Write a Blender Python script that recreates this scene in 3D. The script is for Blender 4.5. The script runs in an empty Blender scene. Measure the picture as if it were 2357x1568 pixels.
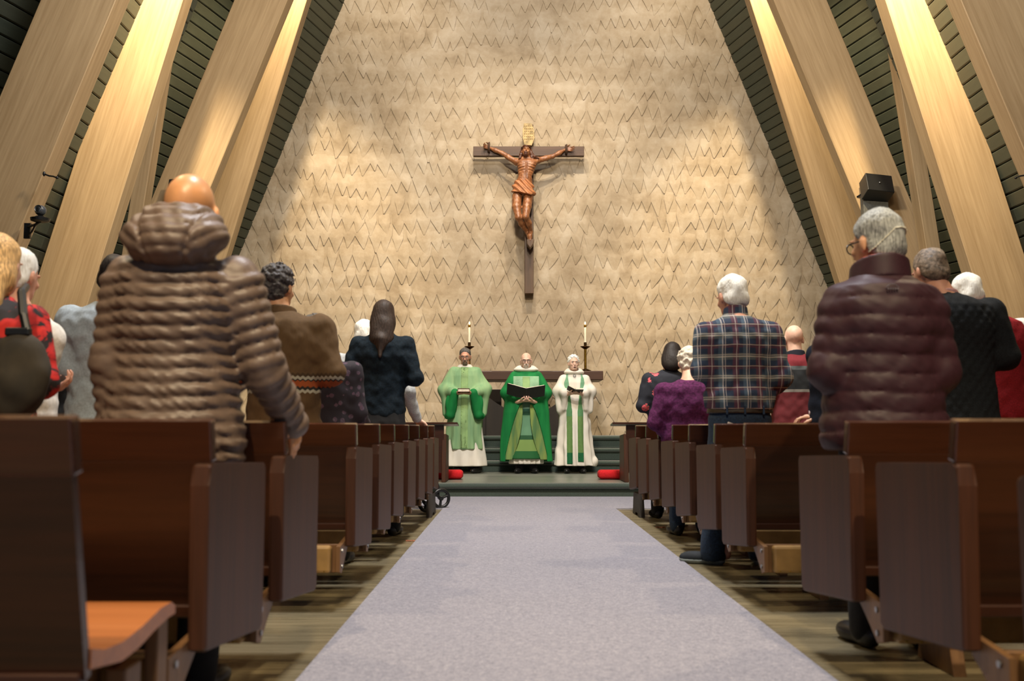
import bpy, bmesh, math, random
import numpy as np
from mathutils import Vector, Matrix, Euler
random.seed(7)
C = bpy.context.scene.collection
SC = bpy.context.scene

# ------------------------------------------------------------------ camera, world, light, exposure
FPX = 2292.0; CX = 1178.5; CY = 784.0; PITCH = math.atan(201.0/FPX); CAMH = 0.82
cam_d = bpy.data.cameras.new('camera'); cam = bpy.data.objects.new('camera', cam_d); C.objects.link(cam)
cam_d.sensor_width = 36.0; cam_d.lens = 36.0*FPX/2357.0
cam.location = (0, 0, CAMH); cam.rotation_euler = (math.pi/2+PITCH, 0, 0)
cam_d.clip_start = 0.05; cam_d.clip_end = 100
cam_d.dof.use_dof = True; cam_d.dof.focus_distance = 14.5; cam_d.dof.aperture_fstop = 3.2
SC.camera = cam
SC.view_settings.view_transform = 'Standard'; SC.view_settings.look = 'None'
SC.view_settings.gamma = 1.0; SC.view_settings.exposure = 0.0
SC.view_settings.use_curve_mapping = False
try:
    SC.cycles.max_bounces = 5; SC.cycles.diffuse_bounces = 3; SC.cycles.glossy_bounces = 2
    SC.cycles.use_denoising = True; SC.cycles.sample_clamp_indirect = 3.0
    SC.cycles.caustics_reflective = False; SC.cycles.caustics_refractive = False
except Exception: pass

def P(px, py, Y):
    """world point on the ray of a photograph pixel at forward distance Y"""
    u = (px-CX)/FPX; v = (CY-py)/FPX
    t = Y/(math.cos(PITCH)-v*math.sin(PITCH))
    return Vector((u*t, Y, CAMH+t*(math.sin(PITCH)+v*math.cos(PITCH))))

def lin(c):
    return tuple((x/255/12.92 if x/255 <= 0.04045 else ((x/255+0.055)/1.055)**2.4) for x in c)

world = bpy.data.worlds.new('world'); SC.world = world; world.use_nodes = True
bg = world.node_tree.nodes['Background']; bg.inputs[0].default_value = (0.56, 0.70, 1.0, 1); bg.inputs[1].default_value = 0.30

def area(name, loc, target, size, power, col, shape='SQUARE', size_y=None):
    l = bpy.data.lights.new(name, 'AREA'); l.energy = power; l.color = col; l.size = size
    if size_y: l.shape = 'RECTANGLE'; l.size_y = size_y
    o = bpy.data.objects.new(name, l); C.objects.link(o); o.location = loc
    o.rotation_euler = (Vector(target)-Vector(loc)).to_track_quat('-Z', 'Y').to_euler(); return o
def spot(name, loc, target, power, col, angle, blend=0.5, rad=0.08):
    l = bpy.data.lights.new(name, 'SPOT'); l.energy = power; l.color = col; l.spot_size = math.radians(angle)
    l.spot_blend = blend; l.shadow_soft_size = rad
    o = bpy.data.objects.new(name, l); C.objects.link(o); o.location = loc
    o.rotation_euler = (Vector(target)-Vector(loc)).to_track_quat('-Z', 'Y').to_euler(); return o
WARM = (1.0, 0.79, 0.50); SOFT = (1.0, 0.86, 0.66); COOL = (0.62, 0.80, 1.0)
X0 = 0.26
# ceiling floods high over the nave, an added front fill for the sanctuary, and pairs of accent spots that wash the glulam legs
area('nave_flood', (0.3, 6.0, 9.6), (0.3, 6.6, 0), 1.4, 720, (0.93, 0.95, 1.0))
area('rear_flood', (0.3, -0.6, 7.5), (0.3, 4.0, 0.3), 0.8, 330, WARM)
spot('sanctuary_spot_left', (-0.55, 12.6, 9.9), (0.0, 16.8, 2.4), 1250, SOFT, 78, 1.0, 0.10)
spot('sanctuary_spot_right', (1.07, 12.6, 9.9), (0.5, 16.8, 2.4), 1250, SOFT, 78, 1.0, 0.10)
area('sanctuary_front_fill', (0.26, 7.6, 6.6), (0.26, 15.5, 1.4), 0.5, 420, SOFT)  # added fill that brightens the robed people's faces from the front
spot('wall_spot_left', (-2.3, 15.2, 9.9), (-2.5, 17.4, 7.2), 330, SOFT, 95, 1.0, 0.12)
spot('wall_spot_right', (2.8, 15.2, 9.9), (3.0, 17.4, 7.2), 330, SOFT, 95, 1.0, 0.12)
spot('crown_spot', (0.26, 14.2, 10.2), (0.26, 17.4, 7.2), 420, (1.0, 0.90, 0.76), 90, 1.0, 0.15)
for s, nm in ((-1, 'left'), (1, 'right')):
    spot('leg_wash_near_'+nm, (X0+s*3.55, 9.95, 7.5), (X0+s*4.35, 11.3, 5.5), 2300, WARM, 60, 0.9, 0.08)
    spot('leg_wash_far_'+nm, (X0+s*3.1, 14.0, 9.4), (X0+s*3.95, 15.3, 5.8), 2000, WARM, 66, 0.6, 0.08)
    spot('pew_spot_'+nm, (X0+s*1.4, -0.9, 5.4), (X0+s*1.6, 3.0, 0.6), 1100, WARM, 36, 0.8, 0.08)
    spot('side_spot_'+nm, (X0+s*4.1, 6.5, 6.3), (X0-s*0.2, 6.8, 0), 520, WARM, 88, 0.8, 0.10)
    spot('beam_fill_'+nm, (X0+s*1.0, 9.0, 9.6), (X0+s*3.6, 13.5, 5.5), 300, SOFT, 60, 1.0, 0.2)

# ------------------------------------------------------------------ materials
class NG:
    def __init__(s, name):
        s.m = bpy.data.materials.new(name); s.m.use_nodes = True; s.nt = s.m.node_tree
        s.b = s.nt.nodes['Principled BSDF']; s.tc = s.nt.nodes.new('ShaderNodeTexCoord')
    def n(s, t, **k):
        nd = s.nt.nodes.new(t)
        for a, b in k.items(): setattr(nd, a, b)
        return nd
    def set(s, sock, v):
        if isinstance(v, bpy.types.NodeSocket): s.nt.links.new(v, sock)
        else: sock.default_value = v
    def coord(s, scale=(1, 1, 1), kind='Object'):
        mp = s.n('ShaderNodeMapping'); s.nt.links.new(s.tc.outputs[kind], mp.inputs[0]); mp.inputs['Scale'].default_value = scale
        return mp.outputs[0]
    def noise(s, vec, scale=5, detail=3, rough=0.5, dist=0.0):
        nd = s.n('ShaderNodeTexNoise'); s.nt.links.new(vec, nd.inputs['Vector']); nd.inputs['Scale'].default_value = scale
        nd.inputs['Detail'].default_value = detail; nd.inputs['Roughness'].default_value = rough; nd.inputs['Distortion'].default_value = dist
        return nd.outputs['Fac']
    def voro(s, vec, scale=5, out='Distance'):
        nd = s.n('ShaderNodeTexVoronoi'); s.nt.links.new(vec, nd.inputs['Vector']); nd.inputs['Scale'].default_value = scale
        return nd.outputs[out]
    def ramp(s, fac, stops, interp='LINEAR'):
        nd = s.n('ShaderNodeValToRGB'); s.nt.links.new(fac, nd.inputs[0]); r = nd.color_ramp; r.interpolation = interp
        while len(r.elements) < len(stops): r.elements.new(0.5)
        for e, (p, c) in zip(r.elements, stops):
            e.position = min(max(p, 0), 1); e.color = (*lin(c), 1) if len(c) == 3 else c
        return nd.outputs[0]
    def math(s, op, a, b=0.0, c=None):
        nd = s.n('ShaderNodeMath', operation=op); s.set(nd.inputs[0], a); s.set(nd.inputs[1], b)
        if c is not None: s.set(nd.inputs[2], c)
        return nd.outputs[0]
    def sep(s, vec):
        nd = s.n('ShaderNodeSeparateXYZ'); s.nt.links.new(vec, nd.inputs[0]); return nd.outputs
    def mix(s, fac, a, b, blend='MIX'):
        nd = s.n('ShaderNodeMix', data_type='RGBA', blend_type=blend)
        s.set(nd.inputs[0], fac)
        for sock, v in ((nd.inputs[6], a), (nd.inputs[7], b)):
            if isinstance(v, tuple): v = (*lin(v), 1)
            s.set(sock, v)
        return nd.outputs[2]
    def bump(s, h, strength=0.3, dist=0.01):
        nd = s.n('ShaderNodeBump'); s.nt.links.new(h, nd.inputs['Height']); nd.inputs['Strength'].default_value = strength
        nd.inputs['Distance'].default_value = dist; s.nt.links.new(nd.outputs[0], s.b.inputs['Normal'])
    def done(s, col, rough=0.6, metal=0.0, spec=None, coat=None):
        if isinstance(col, tuple): col = (*lin(col), 1)
        s.set(s.b.inputs['Base Color'], col); s.set(s.b.inputs['Roughness'], rough); s.b.inputs['Metallic'].default_value = metal
        if spec is not None: s.b.inputs['Specular IOR Level'].default_value = spec
        if coat is not None: s.b.inputs['Coat Weight'].default_value = coat
        return s.m

_mc = {}
def plain(name, c, rough=0.6, metal=0.0, var=0.12, scale=30, bump=0.0, stretch=(1, 1, 1), spec=None, coat=None):
    if name in _mc: return _mc[name]
    g = NG(name); v = g.coord(stretch); f = g.noise(v, scale, 3)
    d = tuple(max(0, x*(1-var)) for x in c); e = tuple(min(255, x*(1+var)) for x in c)
    col = g.ramp(f, [(0.3, d), (0.7, e)])
    if bump: g.bump(f, bump, 0.004)
    _mc[name] = g.done(col, rough, metal, spec, coat); return _mc[name]

def wood(name, c1, c2, rough, axis=2, grain=40, coat=0.0, knots=False, spec=0.5):
    if name in _mc: return _mc[name]
    g = NG(name); st = [1.0, 1.0, 1.0]; st[axis] = 0.04
    v = g.coord(tuple(st)); f = g.noise(v, grain, 5, 0.65, 0.3); f2 = g.noise(v, grain*0.12, 2)
    f3 = g.math('ADD', g.math('MULTIPLY', f, 0.6), g.math('MULTIPLY', f2, 0.4))
    col = g.ramp(f3, [(0.35, c1), (0.65, c2)])
    if knots:
        k = g.voro(g.coord((1, 1, 0.45)), 1.3); col = g.mix(g.ramp(k, [(0.0, (255, 255, 255)), (0.035, (0, 0, 0))]), col, tuple(int(x*0.55) for x in c1))
    g.bump(f, 0.12, 0.002)
    _mc[name] = g.done(col, rough, 0, spec, coat); return _mc[name]

M = {}
M['beam'] = wood('glulam_fir', (150, 124, 88), (182, 156, 118), 0.55, 2, 26, 0, True)
M['board'] = None
def board_mat():
    g = NG('stained_roof_boards'); v = g.coord((0.6, 0.6, 6)); f = g.noise(v, 6, 4, 0.6)
    info = g.n('ShaderNodeObjectInfo').outputs['Random']
    c = g.mix(g.math('MULTIPLY', info, 0.8), (50, 57, 48), (72, 70, 54))
    c = g.mix(g.math('MULTIPLY', f, 0.55), c, (92, 96, 76))
    k = g.voro(g.coord((1, 1, 2)), 3.1); c = g.mix(g.ramp(k, [(0.0, (255, 255, 255)), (0.05, (0, 0, 0))]), c, (38, 34, 24))
    return g.done(c, 0.6)
M['board'] = board_mat()
M['gap'] = plain('shadow_gap_paper', (18, 18, 15), 0.9)
M['pew'] = wood('mahogany_stained_oak', (40, 21, 13), (62, 33, 19), 0.32, 0, 34, 0.12)
M['pewz'] = wood('mahogany_stained_oak_upright', (52, 30, 19), (80, 46, 28), 0.52, 2, 34, 0.0, False, 0.3)
M['rail'] = wood('polished_pew_rail', (46, 25, 15), (72, 40, 24), 0.24, 0, 34, 0.35)
M['seat'] = wood('lit_oak_seat', (146, 84, 40), (180, 110, 58), 0.35, 0, 30, 0.1)  # warm light on the seat is put into its orange colour
M['vinyl'] = plain('tan_kneeler_vinyl', (150, 118, 70), 0.5, var=0.08, scale=14, bump=0.2)
M['kwood'] = wood('kneeler_oak', (96, 66, 40), (126, 92, 58), 0.5, 2, 40)
M['brass'] = plain('aged_brass', (150, 118, 48), 0.32, 1.0, var=0.2)
M['darkbrass'] = plain('blackened_brass', (70, 50, 26), 0.4, 0.9, var=0.25)
M['wax'] = plain('ivory_wax', (238, 230, 205), 0.45, var=0.02)
M['black'] = plain('black_plastic', (16, 17, 18), 0.4, var=0.1)
M['steel'] = plain('brushed_steel', (150, 152, 155), 0.3, 1.0, var=0.1)
M['altar'] = wood('dark_altar_walnut', (48, 27, 14), (78, 46, 26), 0.55, 0, 30, 0.1)
M['altardark'] = wood('dark_altar_base_walnut', (24, 18, 13), (40, 30, 21), 0.7, 2, 24)
M['redvelvet'] = plain('red_plush', (196, 22, 30), 0.95, var=0.15, scale=140, bump=0.6)
def carpet_mat():
    g = NG('heather_carpet'); v = g.coord((1, 1, 1)); f = g.noise(v, 210, 3, 0.8); f2 = g.noise(v, 55, 4, 0.8); f3 = g.noise(v, 0.9, 2)
    t = g.math('ADD', g.math('MULTIPLY', f, 0.6), g.math('MULTIPLY', f2, 0.4))
    c = g.ramp(t, [(0.32, (70, 72, 84)), (0.5, (142, 141, 151)), (0.60, (170, 166, 173)), (0.68, (222, 216, 214))])
    c = g.mix(g.math('MULTIPLY', f3, 0.35), c, (150, 150, 166))
    g.bump(t, 0.5, 0.01); return g.done(c, 0.95, spec=0.1)
M['carpet'] = carpet_mat()
def green_mat():
    g = NG('green_step_carpet'); v = g.coord(); f = g.noise(v, 120, 3, 0.8)
    c = g.ramp(f, [(0.3, (34, 46, 40)), (0.7, (60, 76, 66))]); g.bump(f, 0.5, 0.008); g.b.inputs['Sheen Weight'].default_value = 0.8; return g.done(c, 0.9)
M['green'] = green_mat()
def floor_mat():
    g = NG('weathered_oak_floor'); v = g.coord((0.5, 9, 1)); f = g.noise(v, 5, 5, 0.6, 0.4); f2 = g.noise(g.coord((0.3, 3, 1)), 2.2, 2)
    t = g.math('ADD', g.math('MULTIPLY', f, 0.55), g.math('MULTIPLY', f2, 0.45))
    c = g.ramp(t, [(0.3, (84, 78, 62)), (0.5, (122, 112, 88)), (0.7, (152, 140, 112))])
    g.bump(f, 0.15, 0.003); return g.done(c, g.ramp(f, [(0.3, (120, 120, 120)), (0.7, (165, 165, 165))]), spec=0.4)
M['floor'] = floor_mat()
M['platform'] = wood('grey_platform_boards', (92, 96, 88), (128, 130, 120), 0.34, 0, 12)
def plaster_mat(nm, var):
    g = NG(nm); v = g.n('ShaderNodeNewGeometry').outputs['Position']; f = g.noise(v, 1.6, 5, 0.6, 0.6); f2 = g.noise(v, 9, 4, 0.7)
    info = g.n('ShaderNodeObjectInfo').outputs['Random']
    t = g.math('ADD', g.math('ADD', g.math('MULTIPLY', f, 0.75), g.math('MULTIPLY', f2, 0.25)), g.math('MULTIPLY', g.math('SUBTRACT', info, 0.5), var))
    c = g.ramp(t, [(0.32, (138, 119, 92)), (0.5, (166, 148, 122)), (0.68, (184, 169, 147))])
    g.bump(f2, 0.25, 0.01); return g.done(c, 0.7)
M['plaster'] = plaster_mat('trowelled_sand_plaster', 0.0)
M['scale'] = plaster_mat('trowelled_scale_plaster', 0.10)

# ------------------------------------------------------------------ mesh helpers
def mesh_obj(name, verts, faces, mat, parent=None, smooth=False, loc=None, me=None):
    if me is None:
        me = bpy.data.meshes.new(name); me.from_pydata([tuple(v) for v in verts], [], faces)
        if mat: me.materials.append(mat)
        if smooth: me.polygons.foreach_set('use_smooth', [True]*len(me.polygons))
        me.update()
    o = bpy.data.objects.new(name, me); C.objects.link(o)
    if parent: o.parent = parent
    if loc is not None: o.location = loc
    return o
def tag(o, label=None, cat=None, group=None, kind=None):
    if label: o['label'] = label
    if cat: o['category'] = cat
    if group: o['group'] = group
    if kind: o['kind'] = kind
    return o
def thing(name, label, cat, loc=(0, 0, 0), rz=0.0, group=None):
    o = bpy.data.objects.new(name, None); C.objects.link(o); o.location = loc; o.rotation_euler = (0, 0, rz); o.empty_display_size = 0.1
    return tag(o, label, cat, group)

class MB:
    """collects shapes into one bmesh"""
    def __init__(s): s.bm = bmesh.new()
    def box(s, c, d, rot=None, bev=0.0, seg=2):
        r = bmesh.ops.create_cube(s.bm, size=1.0); vs = r['verts']
        bmesh.ops.scale(s.bm, verts=vs, vec=Vector(d))
        if bev > 0:
            es = list({e for v in vs for e in v.link_edges})
            out = bmesh.ops.bevel(s.bm, geom=es, offset=bev, segments=seg, profile=0.5, affect='EDGES')
            vs = list({v for f in out['faces'] for v in f.verts} | {v for v in vs if v.is_valid})
        m = Matrix.Translation(Vector(c))
        if rot is not None: m = m @ rot
        bmesh.ops.transform(s.bm, matrix=m, verts=vs); return s
    def tube(s, a, b, r1, r2=None, n=14):
        a = Vector(a); b = Vector(b); r2 = r1 if r2 is None else r2
        d = b-a; out = bmesh.ops.create_cone(s.bm, cap_ends=True, segments=n, radius1=r1, radius2=r2, depth=d.length)
        m = Matrix.Translation((a+b)/2) @ d.to_track_quat('Z', 'Y').to_matrix().to_4x4()
        bmesh.ops.transform(s.bm, matrix=m, verts=out['verts']); return s
    def path(s, pts, r, n=8):
        for a, b in zip(pts[:-1], pts[1:]): s.tube(a, b, r, r, n)
        for p in pts[1:-1]: s.ball(p, (r, r, r), 8)
        return s
    def ball(s, c, r, n=16):
        out = bmesh.ops.create_uvsphere(s.bm, u_segments=n, v_segments=max(6, n//2+2), radius=1.0)
        bmesh.ops.transform(s.bm, matrix=Matrix.Translation(Vector(c)) @ Matrix.Diagonal((*r, 1)), verts=out['verts']); return s
    def torus(s, c, R, r, axis='Z', n=28, m=8, sy=1.0):
        vs = []
        for i in range(n):
            a = 2*math.pi*i/n
            for j in range(m):
                b = 2*math.pi*j/m; q = (R+r*math.cos(b)); p = Vector((q*math.cos(a), q*math.sin(a)*sy, r*math.sin(b)))
                if axis == 'Y': p = Vector((p.x, p.z, p.y))
                if axis == 'X': p = Vector((p.z, p.x, p.y))
                vs.append(s.bm.verts.new(p+Vector(c)))
        for i in range(n):
            for j in range(m):
                s.bm.faces.new((vs[i*m+j], vs[((i+1) % n)*m+j], vs[((i+1) % n)*m+(j+1) % m], vs[i*m+(j+1) % m]))
        return s
    def lathe(s, c, prof, n=24):
        rings = []
        for r, z in prof:
            rings.append([s.bm.verts.new((c[0]+max(r, 1e-4)*math.cos(2*math.pi*i/n), c[1]+max(r, 1e-4)*math.sin(2*math.pi*i/n), c[2]+z)) for i in range(n)])
        for a, b in zip(rings[:-1], rings[1:]):
            for i in range(n): s.bm.faces.new((a[i], a[(i+1) % n], b[(i+1) % n], b[i]))
        s.bm.faces.new(rings[0][::-1]); s.bm.faces.new(rings[-1]); return s
    def prism(s, prof, x0, x1, axis='X', bev=0.0):
        """profile of (a, b) pairs; axis X: (y, z) extruded x0..x1; axis Y: (x, z) extruded in y; axis Z: (x, y)"""
        def pt(a, b, t): return {'X': (t, a, b), 'Y': (a, t, b), 'Z': (a, b, t)}[axis]
        A = [s.bm.verts.new(pt(a, b, x0)) for a, b in prof]; B = [s.bm.verts.new(pt(a, b, x1)) for a, b in prof]
        n = len(prof); fs = [s.bm.faces.new(A), s.bm.faces.new(B[::-1])]
        for i in range(n): fs.append(s.bm.faces.new((A[i], B[i], B[(i+1) % n], A[(i+1) % n])))
        if bev > 0:
            es = list({e for f in fs[:2] for e in f.edges})
            bmesh.ops.bevel(s.bm, geom=es, offset=bev, segments=2, profile=0.5, affect='EDGES')
        return s
    def build(s, name, mat, parent=None, smooth=False, loc=None, rot=None):
        bmesh.ops.recalc_face_normals(s.bm, faces=s.bm.faces)
        me = bpy.data.meshes.new(name); s.bm.to_mesh(me); s.bm.free(); me.materials.append(mat)
        o = bpy.data.objects.new(name, me); C.objects.link(o)
        if smooth: me.polygons.foreach_set('use_smooth', [True]*len(me.polygons))
        if parent: o.parent = parent
        if loc is not None: o.location = loc
        if rot is not None: o.rotation_euler = rot
        return o

# ------------------------------------------------------------------ room shell
def struct(o): o['kind'] = 'structure'; return o
struct(MB().box((0.2, 6, -0.05), (15, 24, 0.1)).build('floor', M['floor']))
# heather carpet runner of the aisle, widening to a cross strip before the step
cm = MB().prism([(-0.695, -3.0), (1.045, -3.0), (1.045, 10.15), (5.2, 10.15), (5.2, 11.86), (-4.9, 11.86), (-4.9, 10.15), (-0.695, 10.15)], 0.0, 0.012, 'Z')
tag(cm.build('carpet_runner', M['carpet']), 'long heather grey carpet runner down the centre aisle', 'carpet')
ZP = 0.165
def nosing(y, z, h):
    """green carpeted step front with a rounded nosing, profile in (y, z)"""
    pr = [(y+0.045, z-h), (y+0.045, z-0.066)]
    for k in range(7):
        a = -math.pi/2-math.pi*k/6
        pr.append((y+0.032+0.032*math.cos(a), z-0.032+0.032*math.sin(a)))
    pr += [(y+0.10, z), (y+0.10, z-h)]
    return pr
struct(MB().box((0.26, 15.0, ZP/2-0.002), (13.0, 6.1, ZP-0.004)).build('floor', M['platform']))
STEPS = [(11.90, ZP, ZP), (15.0, 0.329, 0.164), (15.36, 0.512, 0.183), (15.72, 0.697, 0.185)]
for i, (y, z, h) in enumerate(STEPS):
    o = MB().prism(nosing(y, z, h), -6.2, 6.7, 'X').build('carpeted_step', M['green'], smooth=False)
    tag(o, ['lowest green carpeted step edge at the end of the aisle runner', 'second green carpeted step, just behind the robed people', 'third green carpeted step up to the altar', 'topmost green carpeted step below the altar'][i], 'step')
for (y, z, h), y2 in zip(STEPS[1:], (15.36, 15.72, 17.6)):
    struct(MB().box((0.26, (y+0.06+y2+0.03)/2, (ZP+z)/2-0.003), (12.6, y2-y-0.03, z-ZP-0.006)).build('floor', M['green']))

def D(z): return 6.59-0.385*z
# back wall: trapezoid slab behind plaster scales
WY = 17.45
wallv = [(X0-D(0)-.5, 0), (X0+D(0)+.5, 0), (X0+D(10.6)+.5, 10.6), (X0-D(10.6)-.5, 10.6)]
wall = struct(MB().prism(wallv, WY, WY+0.25, 'Y').build('wall_back', M['plaster']))
# scales: three tooth shapes as shared meshes
def scale_mesh(k):
    rnd = random.Random(k); w = 0.108+rnd.uniform(-.022, .022); L = 0.21+rnd.uniform(-.05, .05); tipx = rnd.uniform(-.035, .035)
    t0, t1 = 0.003, 0.017
    top = 0.20
    out = [(-w, top, t0), (-w, 0.03, t1*0.8), (-w*0.55+tipx*.3, -L*0.38, t1), (tipx-.012, -L*0.97, t1), (tipx, -L, t1), (tipx+.012, -L*0.97, t1), (w*0.62+tipx*.3, -L*0.36, t1), (w, 0.03, t1*0.8), (w, top, t0)]
    v = [(x, -t, z) for x, z, t in out]+[(x, 0.012, z) for x, z, t in out]
    n = len(out); f = [tuple(range(n))]+[(i, i+n, (i+1) % n+n, (i+1) % n) for i in range(n)]
    v.append((tipx*0.4, -t1-0.006, 0.0)); c = len(v)-1
    f = [(i, (i+1) % n, c) for i in range(n)]+f[1:]
    me = bpy.data.meshes.new('scale'); me.from_pydata(v, [], f); me.materials.append(M['scale'])
    bm = bmesh.new(); bm.from_mesh(me); bmesh.ops.recalc_face_normals(bm, faces=bm.faces); bm.to_mesh(me); bm.free(); return me
SM = [scale_mesh(k) for k in range(8)]
pos = []
row = 0; z = 0.80
while z < 8.9:
    x = X0-D(z)+0.02+random.random()*0.1; drift = random.uniform(-.02, .02)
    while x < X0+D(z):
        zz = z+0.045*math.sin(x*1.7+row*1.3)+random.uniform(-.045, .045)
        if abs(x-X0) < D(zz+0.18)+0.05: pos.append((x, zz, random.randrange(8), random.uniform(-.16, .16), random.uniform(0.78, 1.26)))
        x += random.uniform(0.155, 0.255)
    z += random.uniform(0.315, 0.355); row += 1
near = sorted(pos, key=lambda p: math.hypot(p[0]-X0, p[1]-3.6))
for (x, zz, k, a, s) in near[:298]:
    o = mesh_obj('scale', None, None, None, wall, me=SM[k], loc=(x, WY, zz)); o.rotation_euler = (0, a, 0); o.scale = (s, 1.0, s)
bm = bmesh.new()
for (x, zz, k, a, s) in near[298:]:
    n0 = len(bm.verts); bm.from_mesh(SM[k]); bm.verts.ensure_lookup_table()
    bmesh.ops.transform(bm, matrix=Matrix.Translation((x, WY, zz)) @ Matrix.Rotation(a, 4, 'Y') @ Matrix.Diagonal((s, 1, s, 1)), verts=bm.verts[n0:])
me = bpy.data.meshes.new('scale_field'); bm.to_mesh(me); bm.free(); me.materials.append(M['scale'])
tag(mesh_obj('scale_field', None, None, None, wall, me=me), kind='stuff')

# sloping side walls: saw-tooth facets of boards
BH = 0.16
def side(s, nm):
    base = struct(bpy.data.objects.new(nm, bpy.data.meshes.new(nm))); C.objects.link(base)
    facets = [((7.6, 1.62), (10.8, 0.82), 0.0, 6.2, True), ((10.0, 0.25), (12.6, 0.25), 0.0, 6.6, True), ((12.3, 1.92), (16.3, 0.95), 0.0, 8.6, True), ((15.4, 0.50), (17.44, 0.0), 0.0, 9.0, True)]
    plates = [((10.8, 0.82), (10.8, 0.25)), ((12.6, 0.25), (12.6, 2.0)), ((16.3, 0.95), (16.3, 0.3)), ((-4.0, 0.6), (8.6, 1.2)), ((8.0, 1.7), (10.9, 1.0)), ((12.3, 2.1), (16.4, 1.1)), ((10.0, 0.33), (12.6, 0.33)), ((15.4, 0.58), (17.6, 0.08))]
    v = []; f = []
    for (ya, oa), (yb, ob) in plates:
        n = len(v)
        for (y, o_) in ((ya, oa), (yb, ob)):
            for z_ in (0.0, 10.6): v.append((X0+s*(D(z_)+o_), y, z_))
        f.append((n, n+1, n+3, n+2))
    base.data.from_pydata(v, [], f); base.data.materials.append(M['gap'])
    sol = base.modifiers.new('solid', 'SOLIDIFY'); sol.thickness = 0.05; sol.offset = -1 if s > 0 else 1
    for (ya, oa), (yb, ob), z0, z1, _ in facets:
        h = BH-0.012; dx = -0.385*h; t = 0.03
        vs = []
        for (y, o_) in ((ya, oa-0.0), (yb, ob)):
            for (zz, c) in ((0.0, 0.0), (0.010, -0.010), (h-0.010, -0.010), (h, 0.0)):
                vs.append((s*(o_+0.0-0.385*zz+c), y, zz))
            vs.append((s*(o_-0.385*h+t), y, h)); vs.append((s*(o_+t), y, 0.0))
        fs = [(i, (i+1) % 6, (i+1) % 6+6, i+6) for i in range(6)]+[(0, 1, 2, 3, 4, 5), (11, 10, 9, 8, 7, 6)]
        me = bpy.data.meshes.new('plank'); me.from_pydata(vs, [], fs); me.materials.append(M['board'])
        b2 = bmesh.new(); b2.from_mesh(me); bmesh.ops.recalc_face_normals(b2, faces=b2.faces); b2.to_mesh(me); b2.free()
        zz = z0
        while zz < z1:
            mesh_obj('plank', None, None, None, base, me=me, loc=(X0+s*D(zz), 0, zz)); zz += BH
    return base
side(-1, 'wall_left'); side(1, 'wall_right')

# glulam legs
def beam(px_top, px_bot, Y, width, depth, lab, s=1, ztop=9.3, zbot=0.0, name='timber_beam'):
    """px_top at row 0 and px_bot at row 900 of the beam's centre line; mirrored about the church axis for s=-1"""
    a = P(px_bot, 900, Y); b = P(px_top, 0, Y); d = (b-a)/(b.z-a.z)
    lo = a+d*(zbot-a.z); hi = a+d*(ztop-a.z)
    if s < 0: lo.x = 2*X0-lo.x; hi.x = 2*X0-hi.x
    v = hi-lo; L = v.length; ang = math.atan2(v.x, v.z)
    r = thing(name, lab, 'beam', lo)
    o = MB().box((0, depth/2, L/2), (width, depth, L), bev=0.008, seg=1).build('glulam_leg', M['beam'], r); o.rotation_euler = (0, ang, 0)
    return r
side_name = {1: 'left', -1: 'right'}
for s in (1, -1):
    n = side_name[s]
    beam(179.5, 179.5-0.420*900, 9.5, 0.70, 0.26, f'nearest broad slanting timber beam on the {n}, cut by the picture edge', s)
    beam(355, 355-0.316*900, 11.3, 0.645, 0.26, f'brightly lit broad timber beam on the {n}, second from the picture edge', s)
    beam(600, 600-0.413*900, 13.5, 0.70, 0.24, f'third slanting timber beam from the {n} picture edge, softly lit', s)
    beam(655, 655-0.317*900, 15.3, 0.68, 0.24, f'slim looking bright timber beam on the {n}, nearest the plaster wall', s)
    beam(388, 247, 13.0, 0.19, 0.24, f'narrow steep timber strut behind the brightly lit beam on the {n}', s, ztop=6.2, name='timber_strut')

# ------------------------------------------------------------------ pews
def pew_parts(root, s, length, xe, panel=True, seat_mat=None):
    """local frame: origin on the floor at the aisle end, rear edge of the pew; s=+1 bench runs to +x, -1 to -x"""
    # backrest: leaning board, profile in (y, z)
    def xr(a, b): return (min(s*a, s*b), max(s*a, s*b))
    L = length
    a, b = xr(0.004, L)
    MB().prism([(0.013, 0.725), (0.115, 0.30), (0.142, 0.306), (0.040, 0.731)], a, b, 'X').build('backrest', M['pew'], root)
    a, b = xr(0.0, L)
    MB().prism([(-0.008, 0.838), (0.018, 0.722), (0.060, 0.730), (0.034, 0.846)], a, b, 'X', bev=0.006).build('top_rail', M['rail'], root)
    a, b = xr(0.05 if panel else 0.0, L)
    top = [(0.13, 0.362), (0.20, 0.345), (0.30, 0.340), (0.42, 0.352), (0.54, 0.372), (0.62, 0.374), (0.65, 0.360), (0.65, 0.340)]
    bot = [(0.60, 0.338), (0.50, 0.325), (0.40, 0.306), (0.30, 0.298), (0.13, 0.320)]
    MB().prism(top+bot, a, b, 'X').build('seat', seat_mat or M['seat'], root)
    a, b = xr(0.01, L)
    MB().box(((a+b)/2, 0.118, 0.300), (b-a, 0.04, 0.035), bev=0.004, seg=1).build('lower_rail', M['pew'], root)
    if panel:
        pr = [(0.0, 0.712), (-0.006, 0.66), (0.0, 0.215), (0.02, 0.205), (0.60, 0.150), (0.63, 0.165), (0.635, 0.685), (0.625, 0.700), (0.60, 0.704), (0.03, 0.722), (0.01, 0.720)]
        a, b = xr(0.0, 0.052)
        MB().prism(pr, a, b, 'X', bev=0.010).build('end_panel', M['pewz'], root)
    for xl in ((0.42 if panel else 0.10), L*0.5, L-0.2):
        a, b = xr(xl, xl+0.05)
        m = MB(); m.prism([(0.14, 0.31), (0.20, 0.0), (0.17, -0.091), (0.50, -0.091), (0.47, 0.0), (0.42, 0.31)], a, b, 'X', bev=0.004); m.build('leg', M['kwood'], root)

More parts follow.
